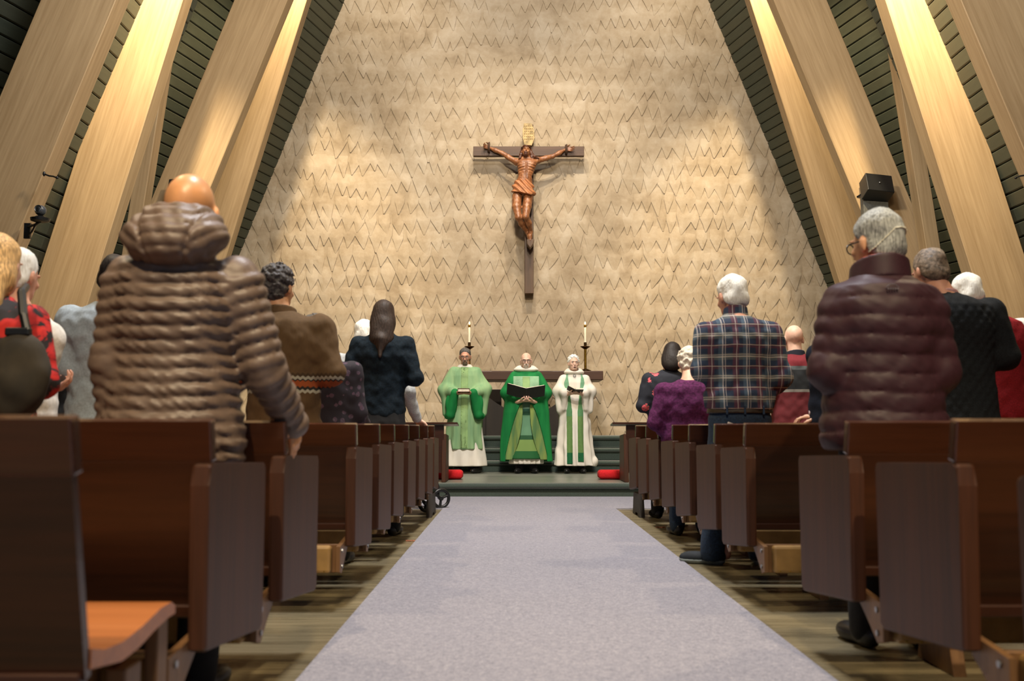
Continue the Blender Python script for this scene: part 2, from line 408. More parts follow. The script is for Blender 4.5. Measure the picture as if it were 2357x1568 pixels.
def kneeler_parts(root, s, length):
    """padded kneeler hung behind the pew, with end brackets"""
    def xr(a, b): return (min(s*a, s*b), max(s*a, s*b))
    k = root
    a, b = xr(0.10, length-0.3)
    MB().box(((a+b)/2, -0.115, 0.160), (b-a, 0.055, 0.135), bev=0.014).build('kneeler_pad', M['vinyl'], k)
    a, b = xr(0.07, length-0.27)
    MB().box(((a+b)/2, -0.083, 0.160), (b-a, 0.022, 0.142), bev=0.003, seg=1).build('kneeler_board', M['kwood'], k)
    m = MB()
    for i in range(int((length-0.5)/0.05)):
        m.ball((s*(0.13+0.05*i), -0.144, 0.102), (0.004, 0.003, 0.004), 6)
    st = m.build('stud_row', M['brass'], k); st['kind'] = 'stuff'
    for x in (0.05, length*0.5):
        a, b = xr(x, x+0.022)
        MB().prism([(-0.148, 0.225), (-0.148, 0.10), (-0.09, 0.085), (0.0, 0.15), (0.10, 0.21), (0.10, 0.25), (-0.09, 0.23)], a, b, 'X', bev=0.003).build('kneeler_bracket', M['kwood'], k)
        for zz in (0.20, 0.122): MB().tube((a-0.006, -0.10, zz), (b+0.006, -0.10, zz), 0.010).build('bolt', M['steel'], k)

ordl = ['nearest', 'second', 'third', 'fourth', 'fifth', 'sixth', 'seventh', 'eighth', 'ninth']
PS = 0.90   # pew module
RZ = [2.785, 3.575, 5.217, 6.08, 7.06, 7.90, 8.75, 9.55, 10.35]
RX_R = [1.235, 1.20, 1.215, 1.233, 1.25, 1.268, 1.279, 1.279, 1.28]
RX_L = [-0.837, -0.81, -0.812, -0.806, -0.83, -0.817, -0.812, -0.803, -0.803]
base_pew = {}
def copy_thing(src, loc, label):
    r = src.copy(); C.objects.link(r); r.location = loc; r['label'] = label
    for ch in list(src.children):
        c = ch.copy(); C.objects.link(c); c.parent = r
        for g in list(ch.children):
            d = g.copy(); C.objects.link(d); d.parent = c
    return r
for s, xs, nm in ((1, RX_R, 'right'), (-1, RX_L, 'left')):
    for i, (y, x) in enumerate(zip(RZ, xs)):
        word = ordl[i] if i else 'nearest'
        lab = (f'{word} complete dark wooden pew {nm} of the aisle, counted towards the altar' if i else f'nearest dark wooden pew with a full end panel, {nm} of the aisle')
        if i == 8: lab = f'last dark wooden pew {nm} of the aisle, closest to the step'
        if i == 0:
            r = thing('church_pew', lab, 'pew', (x*PS, y*PS, 0.082), 0, 'dark wooden pews flanking the aisle'); r.scale = (PS, PS, PS)
            pew_parts(r, s, 3.9, x); kneeler_parts(r, s, 3.9); base_pew[s] = r
        else:
            r = copy_thing(base_pew[s], (x*PS, y*PS, 0.082), lab)
    # front trestle foot seen by the step
    fx = -0.76 if s < 0 else 1.19
    foot = MB().prism([(9.20, 0.0), (9.32, 0.0), (9.36, 0.035), (9.50, 0.035), (9.54, 0.0), (9.72, 0.0), (9.64, 0.21), (9.28, 0.21)], fx-0.025, fx+0.025, 'X', bev=0.004)
    foot.box((fx+s*0.25, 9.46, 0.18), (0.5, 0.05, 0.05))
    t = foot.build('kneeler_trestle', M['altardark'])
    tag(t, f'small wooden trestle foot standing under the front pews, {nm} of the aisle', 'trestle')

# nearest pews cut by the frame
r = thing('church_pew', 'open-ended pew in the left foreground, its curved seat and leaning back seen from the side', 'pew', (-0.875*PS, 1.99*PS, 0.082), 0, 'dark wooden pews flanking the aisle')
r.scale = (PS, PS, PS)
pew_parts(r, -1, 2.6, 0, panel=False)
MB().box((-0.03, 0.60, 0.26), (0.035, 0.07, 0.20), bev=0.004).build('seat_bracket', M['kwood'], r)
MB().box((-0.05, 0.44, 0.085), (0.05, 0.10, 0.35), bev=0.006).build('leg', M['kwood'], r)
MB().box((-1.2, 0.25, 0.10), (2.2, 0.03, 0.36), bev=0.004).build('base_board', M['kwood'], r)
r = copy_thing(base_pew[1], (1.235*PS, 1.83*PS, 0.082), 'dark pew end at the bottom right corner, cut off by the picture edge')

# small signs of use: hymn books in the pew rails and papers
# front benches with a book ledge, standing on the platform
for s, x, nm in ((-1, -0.80, 'left'), (1, 1.36, 'right')):
    r = thing('prayer_desk', f'dark wooden front desk with a sloping book ledge on the platform, {nm} of the aisle', 'desk', (x, 12.15, ZP), 0, 'front desks on the platform')
    def xr(a, b): return (min(s*a, s*b), max(s*a, s*b))
    a, b = xr(-0.14, 2.6); MB().prism([(-0.02, 0.722), (-0.02, 0.700), (0.26, 0.675), (0.26, 0.697)], a, b, 'X', bev=0.004).build('book_ledge', M['pew'], r)
    a, b = xr(0.03, 2.6); MB().box(((a+b)/2, 0.05, 0.40), (b-a, 0.03, 0.58), bev=0.004).build('front_panel', M['pew'], r)
    a, b = xr(0.0, 0.055); MB().prism([(0.0, 0.0), (0.55, 0.0), (0.50, 0.56), (0.04, 0.58)], a, b, 'X', bev=0.008).build('end_panel', M['pewz'], r)
    cx = -0.80 if s < 0 else 1.275
    c = MB().box((0, 0, 0), (0.34, 0.26, 0.115), bev=0.045, seg=4).build('kneeling_cushion', M['redvelvet'], smooth=True, loc=(cx, 12.92, ZP+0.058))
    tag(c, f'bright red plush kneeling cushion beside the {nm} front desk', 'cushion', 'red kneeling cushions')

# altar: thick slab table on dark angled legs
AZ = 0.697
al = thing('altar_table', 'long dark wooden altar slab on angled legs behind the robed people', 'altar', (0.262, 16.45, AZ))
MB().box((0, 0, 0.965), (2.42, 0.80, 0.15), bev=0.012).build('tabletop', M['altar'], al)
for sx in (-1, 1):
    m = MB(); m.prism([(sx*0.40, 0.0), (sx*0.62, 0.0), (sx*0.95, 0.90), (sx*0.62, 0.90)] if False else [(sx*0.68, 0.0), (sx*0.84, 0.0), (sx*0.90, 0.90), (sx*0.68, 0.90)], -0.28, 0.28, 'Y', bev=0.01)
    m.build('leg', M['altardark'], al)
n = 24; prof = [(-0.68, 0.0), (0.68, 0.0)]
for k in range(n+1):
    t = k/n; x = 0.68-1.36*t; prof.append((x, 0.40+0.22*(abs(x)/0.68)**2*(1.0 if x < 0 else 1.25)-0.06*math.cos(x*3)))
MB().prism(prof, -0.33, -0.25, 'Y').build('curved_base', M['altardark'], al)
ch = thing('celebrant_chair', 'dark high-backed wooden chair frame seen beneath the altar on the left', 'chair', (-0.43, 17.12, AZ))
MB().box((0, 0, 0.47), (0.50, 0.06, 0.62), bev=0.01).build('backrest', M['altardark'], ch)
MB().box((0, -0.2, 0.30), (0.46, 0.40, 0.05), bev=0.008).build('seat', M['altardark'], ch)
for sx in (-1, 1):
    for sy in (-0.38, 0.0): MB().box((sx*0.22, sy, 0.14), (0.04, 0.04, 0.28)).build('leg', M['altardark'], ch)

# candlesticks with candles
def emis(name, c, st):
    g = NG(name); g.b.inputs['Emission Color'].default_value = (*lin(c), 1); g.b.inputs['Emission Strength'].default_value = st
    return g.done(c, 0.5)
M['flame'] = emis('candle_flame', (255, 210, 130), 14)
for s, px, nm in ((-1, 1080, 'left'), (1, 1347.5, 'right')):
    p = P(px, 860, 16.35)
    zt = AZ+1.04
    r = thing('candlestick', f'tall brass candlestick on the {nm} end of the altar', 'candlestick', (p.x, 16.35, zt), 0, 'brass candlesticks on the altar')
    MB().lathe((0, 0, 0), [(0.085, 0), (0.085, 0.008), (0.05, 0.02), (0.026, 0.035), (0.026, 0.05)], 10).build('base', M['darkbrass'], r)
    for k in range(8):
        a = k*math.pi/4; MB().tube((0.03*math.cos(a), 0.03*math.sin(a), 0.03), (0.095*math.cos(a), 0.095*math.sin(a), 0.018), 0.018, 0.004, 6).build('petal', M['darkbrass'], r)
    MB().lathe((0, 0, 0), [(0.021, 0.04), (0.021, 0.385), (0.024, 0.39), (0.018, 0.395)], 14).build('stem', M['brass'], r, smooth=False)
    MB().lathe((0, 0, 0), [(0.018, 0.37), (0.05, 0.39), (0.085, 0.415), (0.080, 0.42), (0.03, 0.405), (0.024, 0.41), (0.024, 0.485), (0.017, 0.487)], 16).build('drip_pan', M['darkbrass'], r)
    c = thing('candle', f'lit ivory candle in the {nm} brass candlestick', 'candle', (p.x, 16.35, zt+0.487), 0, 'lit altar candles')
    MB().lathe((0, 0, 0), [(0.0185, 0), (0.0185, 0.255), (0.017, 0.258)], 16).build('wax_body', M['wax'], c, smooth=False)
    MB().lathe((0, 0, 0), [(0.021, 0.250), (0.022, 0.285), (0.012, 0.292)], 14).build('brass_cap', M['brass'], c)
    MB().lathe((0, 0, 0), [(0.002, 0.292), (0.011, 0.308), (0.009, 0.325), (0.001, 0.345)], 12).build('flame', M['flame'], c, smooth=True)
    l = bpy.data.lights.new('candle_glow', 'POINT'); l.energy = 2.0; l.color = (1, 0.6, 0.25); l.shadow_soft_size = 0.02
    lo = bpy.data.objects.new('candle_glow', l); C.objects.link(lo); lo.parent = c; lo.location = (0, -0.05, 0.32)

# rolling walker parked at the front of the left pews
wk = thing('rolling_walker', 'black wheeled walker parked at the front end of the left pews', 'walker', (-0.72, 10.1, 0))
for (x, y, zr, ra) in ((0.0, 0.10, 0.105, -1.05), (-0.12, -0.30, 0.090, -0.9)):
    w = MB().torus((0, 0, 0), zr-0.018, 0.018, 'X', 32, 8).build('wheel', M['black'], wk, smooth=True, loc=(x, y, zr), rot=(0, 0, ra))
    sp = MB()
    for k in range(3):
        a = k*2*math.pi/3+0.4; sp.tube((0, 0, 0), (0, math.cos(a)*(zr-0.02), math.sin(a)*(zr-0.02)), 0.012, 0.016, 8)
    sp.tube((-0.02, 0, 0), (0.02, 0, 0), 0.020); sp.build('spoke', M['black'], w)
    MB().path([(x-0.025, y, zr), (x-0.025, y, zr+0.12), (x-0.06, y-0.02, zr+0.20), (x-0.08, y-0.10, 0.62)], 0.011).build('fork', M['black'], wk)
MB().path([(-0.08, 0.25, 0.62), (-0.08, -0.3, 0.62), (-0.45, -0.3, 0.62), (-0.45, 0.25, 0.62)], 0.012).box((-0.27, 0, 0.5), (0.34, 0.3, 0.04), bev=0.01).build('frame', M['black'], wk)

# loudspeakers on the third beams
for s, nm in ((1, 'right'), (-1, 'left')):
    p = P(2024, 428, 13.2) if s > 0 else P(418, 436, 13.2)
    r = thing('loudspeaker', f'black square loudspeaker tilted down on the third {nm} timber beam', 'speaker', p, 0)
    R = Matrix.Rotation(math.radians(-26), 4, 'X') @ Matrix.Rotation(math.radians(s*6), 4, 'Z') @ Matrix.Rotation(math.radians(s*3), 4, 'Y')
    MB().box((0, 0.10, 0), (0.37, 0.22, 0.29), rot=R, bev=0.008).build('cabinet', M['black'], r)
    o = MB().ball((0, 0, 0), (0.012, 0.006, 0.012), 10).build('badge', M['steel'], r, smooth=True, loc=(0, -0.022, 0.04))
    if s > 0: MB().box((0.0, 0.20, -0.30), (0.34, 0.12, 0.46), bev=0.006).build('mount_box', plain('grey_mount_paint', (78, 78, 72), 0.6), r)
    MB().path([(-0.05, 0.15, 0), (-0.2, 0.3, -0.08)], 0.012).build('bracket', M['black'], r)

# PTZ camera on the nearest left beam and two small clamp arms
p = P(93, 498, 9.35)
r = thing('ceiling_camera', 'round grey and black video camera on a bracket at the nearest left beam', 'camera', p)
MB().lathe((0, 0, 0), [(0.055, -0.055), (0.085, -0.045), (0.09, -0.02), (0.055, -0.01), (0.04, 0.0)], 24).build('camera_base', M['black'], r, smooth=False)
MB().ball((0, 0, 0.055), (0.052, 0.055, 0.052), 20).build('camera_head', plain('dark_grey_plastic', (60, 66, 72), 0.35), r, smooth=True)
MB().torus((0, -0.045, 0.062), 0.034, 0.006, 'Y').tube((0, -0.04, 0.062), (0, -0.062, 0.062), 0.020, 0.017, 18).build('lens_ring', M['steel'], r)
MB().tube((0, -0.05, 0.062), (0, -0.066, 0.062), 0.012, 0.010, 14).build('lens', M['black'], r)
MB().path([(0.0, 0, -0.05), (-0.06, 0.03, -0.075), (-0.16, 0.10, -0.08)], 0.013).path([(-0.05, 0.02, -0.07), (-0.10, 0.05, -0.14), (-0.16, 0.10, -0.17)], 0.009).box((-0.17, 0.11, -0.12), (0.06, 0.03, 0.15)).build('wall_bracket', M['black'], r)
p = P(118, 405, 9.4)
r = thing('clamp_arm', 'small black jointed clamp arm on the nearest left beam above the video camera', 'bracket', p)
MB().path([(-0.07, 0.0, 0.02), (-0.02, 0, 0.0), (0.03, -0.02, -0.01), (0.075, -0.03, -0.03)], 0.008).build('arm', M['black'], r)
MB().ball((-0.07, 0, 0.02), (0.014, 0.014, 0.025), 10).build('joint', M['black'], r, smooth=True)
MB().ball((0.07, -0.03, -0.025), (0.016, 0.016, 0.014), 10).build('joint', M['black'], r, smooth=True)
p = P(2346, 407, 9.4)
r = thing('clamp_arm', 'small black and silver clamp arm at the right picture edge on the nearest right beam', 'bracket', p)
MB().path([(-0.05, -0.03, -0.02), (-0.01, -0.02, 0.0), (0.09, 0.0, 0.02)], 0.009).build('arm', M['steel'], r)
MB().ball((-0.05, -0.03, -0.02), (0.014, 0.014, 0.012), 10).build('joint', M['black'], r, smooth=True)

# dull red plaque behind the left pews
p = P(110, 778, 9.3)
r = thing('wall_plaque', 'dull red rectangular plaque with a faint ring mark low on the left beam', 'plaque', p)
MB().box((0, 0, 0), (0.14, 0.02, 0.19), bev=0.004).build('board', plain('dull_red_paint', (104, 48, 32), 0.6, var=0.1), r)
MB().torus((0.0, -0.012, 0.03), 0.03, 0.004, 'Y', 24, 6, 1.0).build('ring_mark', plain('dull_orange_paint', (140, 78, 50), 0.6), r)

# books in racks beneath the pews and small things on the floor
mbook = plain('dark_red_book_cloth', (88, 20, 22), 0.5); mpage = plain('book_paper', (222, 212, 190), 0.8, var=0.05)
p = P(1518, 1212, 8.3)
m = MB().path([(-.03, 0, .004), (0, .01, .004), (.02, -.01, .004), (.045, .0, .004)], .004)
tag(m.build('dropped_beads', plain('copper_beads', (170, 96, 70), 0.4), loc=(p.x, p.y, 0.0)), 'tiny reddish scrap lying on the wooden floor by the right pews', 'litter')
p = P(950, 1238, 7.3)
m = MB()
for k in range(9): m.ball((-.045+.011*k, .006*math.sin(k*2), .006), (.006, .006, .006), 8)
tag(m.build('dropped_beads', plain('pale_beads', (190, 120, 90), 0.35), loc=(p.x, 7.3, 0.0)), 'short string of beads lying on the wooden floor by the left pews', 'beads')

# ------------------------------------------------------------------ signed-distance bodies, meshed by sparse surface nets
def _cn(P_, a, b, ra, rb):
    a = np.array(a, np.float32); b = np.array(b, np.float32); ba = b-a; L2 = float(ba@ba)+1e-9
    pa = P_-a; t = np.clip(pa@ba/L2, 0, 1)
    return np.sqrt(((pa-t[:, None]*ba)**2).sum(1))-(ra+(rb-ra)*t), t
def cone(a, b, ra, rb): return lambda p: _cn(p, a, b, ra, rb)[0]
def ell(c, r, R=None):
    c = np.array(c, np.float32); r = np.array(r, np.float32)
    def f(p):
        q = p-c
        if R is not None: q = q@R
        k0 = np.sqrt(((q/r)**2).sum(1)); k1 = np.sqrt(((q/(r*r))**2).sum(1))+1e-9
        return k0*(k0-1)/k1
    return f
def loft(keys, n=2.3, rim=0.02, fold=None):
    """stack of ellipses along z: (z, cx, cy, rx, ry)"""
    K = np.array(sorted(keys), np.float32)
    def f(p):
        z = p[:, 2]; zz = np.clip(z, K[0, 0], K[-1, 0])
        cx, cy, rx, ry = [np.interp(zz, K[:, 0], K[:, i]) for i in (1, 2, 3, 4)]
        dx = (p[:, 0]-cx); dy = (p[:, 1]-cy)
        q = ((np.abs(dx/rx)**n+np.abs(dy/ry)**n))**(1/n); m = np.minimum(rx, ry)
        if fold is not None: q = q*(1+fold(np.arctan2(dy, dx), z))
        d = (q-1)*m; e = np.maximum(z-K[-1, 0], K[0, 0]-z)
        return np.maximum(d, e)
    return f
def smin(fs, k):
    def f(p):
        d = fs[0](p)
        for g in fs[1:]:
            e = g(p); h = np.maximum(k-np.abs(d-e), 0)/k; d = np.minimum(d, e)-h*h*k*0.25
        return d
    return f
def smin2(d, e, k):
    h = np.maximum(k-np.abs(d-e), 0)/k; return np.minimum(d, e)-h*h*k*0.25
def smax2(d, e, k): return -smin2(-d, -e, k)
def wob(p, s, seed=0.0):
    x, y, z = p[:, 0]*s, p[:, 1]*s, p[:, 2]*s
    return (np.sin(x*1.0+1.7*np.sin(y*1.3+seed)+seed)*np.sin(y*1.1+1.9*np.sin(z*0.9+seed))+np.sin(z*1.2+1.3*np.sin(x*1.1-seed)))*0.5

def nets(f, lo, hi, h):
    B = 8; lo = np.array(lo, np.float32); hi = np.array(hi, np.float32)
    nb = np.ceil((hi-lo)/(h*B)).astype(int)
    g = np.stack(np.meshgrid(*[np.arange(k) for k in nb], indexing='ij'), -1).reshape(-1, 3)
    cen = lo+(g+0.5)*h*B
    d = f(cen.astype(np.float32)); g = g[np.abs(d) < h*B*0.87*1.7+0.01]
    off = np.stack(np.meshgrid(*[np.arange(B+1)]*3, indexing='ij'), -1).reshape(-1, 3)
    pts = (g[:, None, :]*B+off[None]); pw = (lo+pts.reshape(-1, 3)*h).astype(np.float32)
    v = np.concatenate([f(pw[i:i+400000]) for i in range(0, len(pw), 400000)]).reshape(-1, B+1, B+1, B+1).astype(np.float32)
    cs = np.stack([v[:, a:a+B, b:b+B, c:c+B] for a in (0, 1) for b in (0, 1) for c in (0, 1)], -1)
    ins = (cs < 0).sum(-1); act = (ins > 0) & (ins < 8)
    bi, i, j, k = np.nonzero(act); cv = cs[bi, i, j, k]
    ijk = g[bi]*B+np.stack([i, j, k], 1)
    corners = np.array([(a, b, c) for a in (0, 1) for b in (0, 1) for c in (0, 1)], np.float32)
    acc = np.zeros((len(cv), 3), np.float32); cnt = np.zeros(len(cv), np.float32)
    for a in range(8):
        for ax, bit in ((0, 4), (1, 2), (2, 1)):
            if a & bit: continue
            b = a | bit; va = cv[:, a]; vb = cv[:, b]; m = (va < 0) != (vb < 0)
            t = np.where(m, va/(va-vb+1e-12), 0)
            pt = corners[a][None]+t[:, None]*(corners[b]-corners[a])[None]
            acc += np.where(m[:, None], pt, 0); cnt += m
    V = lo+(ijk+acc/cnt[:, None])*h
    N = nb*B+2; code = (ijk[:, 0]*N[1]+ijk[:, 1])*N[2]+ijk[:, 2]
    order = np.argsort(code); sc = code[order]
    st = np.array([N[1]*N[2], N[2], 1])
    F = []
    for ax, bit in ((0, 4), (1, 2), (2, 1)):
        m = (cv[:, 0] < 0) != (cv[:, bit] < 0)
        u, w = [x for x in (0, 1, 2) if x != ax]
        if ax == 1: u, w = w, u
        base = code[m]; quad = []
        for (du, dw) in ((0, 0), (1, 0), (1, 1), (0, 1)):
            c = base-du*st[u]-dw*st[w]; q = np.searchsorted(sc, c); q = np.clip(q, 0, len(sc)-1)
            quad.append(np.where(sc[q] == c, order[q], -1))
        quad = np.stack(quad, 1); flip = cv[m, 0] >= 0
        ok = (quad >= 0).all(1); quad = quad[ok]; flip = flip[ok]
        quad[flip] = quad[flip][:, ::-1]; F.append(quad)
    return V, np.concatenate(F)

def sdf_obj(name, f, lo, hi, h, mat, parent=None, smooth=True, loc=None, rot=None):
    V, F = nets(f, lo, hi, h)
    me = bpy.data.meshes.new(name)
    me.vertices.add(len(V)); me.vertices.foreach_set('co', V.astype(np.float32).ravel())
    me.loops.add(len(F)*4); me.loops.foreach_set('vertex_index', F.astype(np.int32).ravel())
    me.polygons.add(len(F)); me.polygons.foreach_set('loop_start', np.arange(0, len(F)*4, 4, dtype=np.int32))
    me.update(calc_edges=True)
    me.polygons.foreach_set('use_smooth', [smooth]*len(F)); me.materials.append(mat); me.update()
    o = bpy.data.objects.new(name, me); C.objects.link(o)
    if parent: o.parent = parent
    if loc is not None: o.location = loc
    if rot is not None: o.rotation_euler = rot
    return o

# ---- hands: palm plus five bent fingers
def hand(w, d, n, s, curl=0.5, sc=1.0, spread=0.10):
    """w wrist point, d direction of the fingers, n palm normal (towards what is held), s = +1/-1 side the thumb is on"""
    w = Vector(w); d = Vector(d).normalized(); n = Vector(n); n = (n-d*n.dot(d)).normalized(); t = d.cross(n)*s
    fs = []; lens = [(0.042, 0.026, 0.020), (0.047, 0.030, 0.022), (0.044, 0.028, 0.021), (0.034, 0.021, 0.018)]
    palm = []
    for i, (a, b, c) in enumerate(lens):
        u = (1.5-i)*0.0205*sc
        k = w+d*(0.088-0.004*abs(i-1))*sc+t*u
        palm.append(cone(tuple(w+d*0.012+t*u*0.6), tuple(k), 0.0145*sc, 0.0115*sc))
        dirv = (d+t*(1.5-i)*spread).normalized(); p = k; ang = 0.0; rr = 0.0098*sc
        for L in (a, b, c):
            ang += curl*(0.8 if L == a else 1.0)
            q = p+(dirv*math.cos(ang)+n*math.sin(ang))*L*sc
            fs.append(cone(tuple(p), tuple(q), rr, rr*0.90)); p = q; rr *= 0.90
    pb = smin(palm, 0.012)
    t0 = w+d*0.022*sc+t*0.022*sc; t1 = t0+(d*0.55+t*0.75+n*0.25).normalized()*0.040*sc
    t2 = t1+(d*0.8+t*0.35+n*0.45).normalized()*0.032*sc; t3 = t2+(d*0.85+n*0.6).normalized()*0.024*sc
    th = smin([cone(tuple(t0), tuple(t1), 0.0145*sc, 0.012*sc), cone(tuple(t1), tuple(t2), 0.012*sc, 0.0105*sc), cone(tuple(t2), tuple(t3), 0.0105*sc, 0.009*sc)], 0.006)
    def f(p):
        dd = pb(p)
        e = fs[0](p)
        for g in fs[1:]: e = np.minimum(e, g(p))
        dd = smin2(dd, e, 0.006); return smin2(dd, th(p), 0.010)
    ctr = np.array(w+d*0.08*sc, np.float32)
    def fast(p):
        r = np.sqrt(((p-ctr)**2).sum(1)); out = r-0.12*sc; m = r < 0.16*sc
        if m.any(): out[m] = f(p[m])
        return out
    return fast

def rotm(pitch=0, yaw=0, roll=0):
    return np.array(Euler((pitch, roll, yaw)).to_matrix(), np.float32)

def head_fn(c, R, sc=1.0, elder=False):
    """head facing +y in its own frame"""
    base = smin([ell((0, -.014, .028), (.074, .095, .090)), ell((0, .018, -.030), (.060, .072, .085)), ell((0, .042, -.078), (.042, .040, .034))], .03)
    parts = smin([base, cone((0, .086, .012), (0, .108, -.028), .007, .0125), ell((0, .088, .028), (.052, .012, .010)), ell((.036, .074, -.022), (.020, .014, .018)), ell((-.036, .074, -.022), (.020, .014, .018)),
                  ell((0, .088, -.058), (.024, .010, .008))], .014)
    eR = ell((.079, -.006, -.010), (.009, .020, .033), rotm(0, .35)); eL = ell((-.079, -.006, -.010), (.009, .020, .033), rotm(0, -.35))
    sock = (ell((.031, .094, .006), (.018, .012, .010)), ell((-.031, .094, .006), (.018, .012, .010)))
    c = np.array(c, np.float32)
    def f(p):
        q = ((p-c)@R)/sc; d = parts(q)
        for s_ in sock: d = smax2(d, -s_(q), .010)
        d = smin2(d, np.minimum(eR(q), eL(q)), .012)
        return d*sc
    return f

def hair_fn(c, R, kind, sc=1.0, seed=0.0):
    c = np.array(c, np.float32)
    big = ell((0, -.018, .034), (.083, .101, .094)) if kind != 'curly' else ell((0, -.018, .040), (.090, .104, .096))
    low = ell((0, -.045, -.035), (.074, .062, .060))
    def f(p):
        q = ((p-c)@R)/sc; x, y, z = q[:, 0], q[:, 1], q[:, 2]
        d = smin2(big(q), low(q), .03)
        if kind in ('short', 'grey'): d = d+.0022*np.sin(x*420+14*np.sin(z*60+seed))*np.sin(y*150+seed)+.0055*wob(q, 38, seed)
        if kind == 'curly': d = d+.009*wob(q, 95, seed)+.005*wob(q, 190, seed+2)
        front = y-(.040+.50*np.maximum(z-.035, 0)*1.2)+np.where(z < .035, .9*(.035-z), 0)*0.9
        ears = np.maximum(np.abs(y-0.0)-.030, -(z-.030)) if False else None
        d = smax2(d, front, .012); d = smax2(d, -(z+.078)-.35*np.abs(x), .015)
        return d*sc
    def longf(p):
        q = ((p-c)@R)/sc; x, y, z = q[:, 0], q[:, 1], q[:, 2]
        d = big(q)
        if kind == 'long': pcs = [ell((0, -.045, -.06), (.096, .085, .115)), ell((0, -.095, -.155), (.092, .050, .120)), cone((0, -.125, -.20), (0, -.150, -.325), .042, .010)]
        else: pcs = [ell((0, -.040, -.050), (.100, .088, .100)), ell((0, -.070, -.110), (.092, .055, .070))]
        d = smin([big]+pcs, .035)(q)
        d = d+.0012*np.sin(x*330+7*np.sin(z*17+seed)+3*np.sin(y*40))+.003*wob(q, 34, seed)
        front = y-(.035+.6*np.maximum(z-.03, 0))
        return smax2(d, front, .02)*sc
    return longf if kind in ('long', 'bob') else f

SKIN = {k: plain('skin_'+k, c, 0.5, var=0.06, scale=22, bump=0.05, spec=0.35) for k, c in dict(light=(220, 174, 148), tan=(204, 152, 116), ruddy=(212, 156, 130), pale=(226, 184, 162)).items()}
HAIR = {k: plain('hair_'+k, c, 0.6, var=(0.10 if 'white' in k else 0.32), scale=60, stretch=(3, 3, .4), bump=0.4, spec=0.3) for k, c in dict(
    dark=(34, 28, 26), brown=(50, 38, 32), grey=(128, 122, 114), white=(242, 238, 226), silver=(150, 152, 148), blond=(190, 154, 104), salt=(84, 80, 76), warmwhite=(214, 204, 186)).items()}
M['shoe'] = plain('dark_shoe_leather', (22, 20, 20), 0.4)
M['jeans'] = plain('dark_blue_denim', (34, 52, 74), 0.85, var=0.2, scale=90, bump=0.3)
M['blacktrouser'] = plain('black_trouser_cloth', (22, 22, 24), 0.9)
M['khaki'] = plain('khaki_cotton', (190, 162, 118), 0.85, var=0.08)
M['darkgreen_trouser'] = plain('dark_green_trouser_cloth', (24, 30, 26), 0.9)

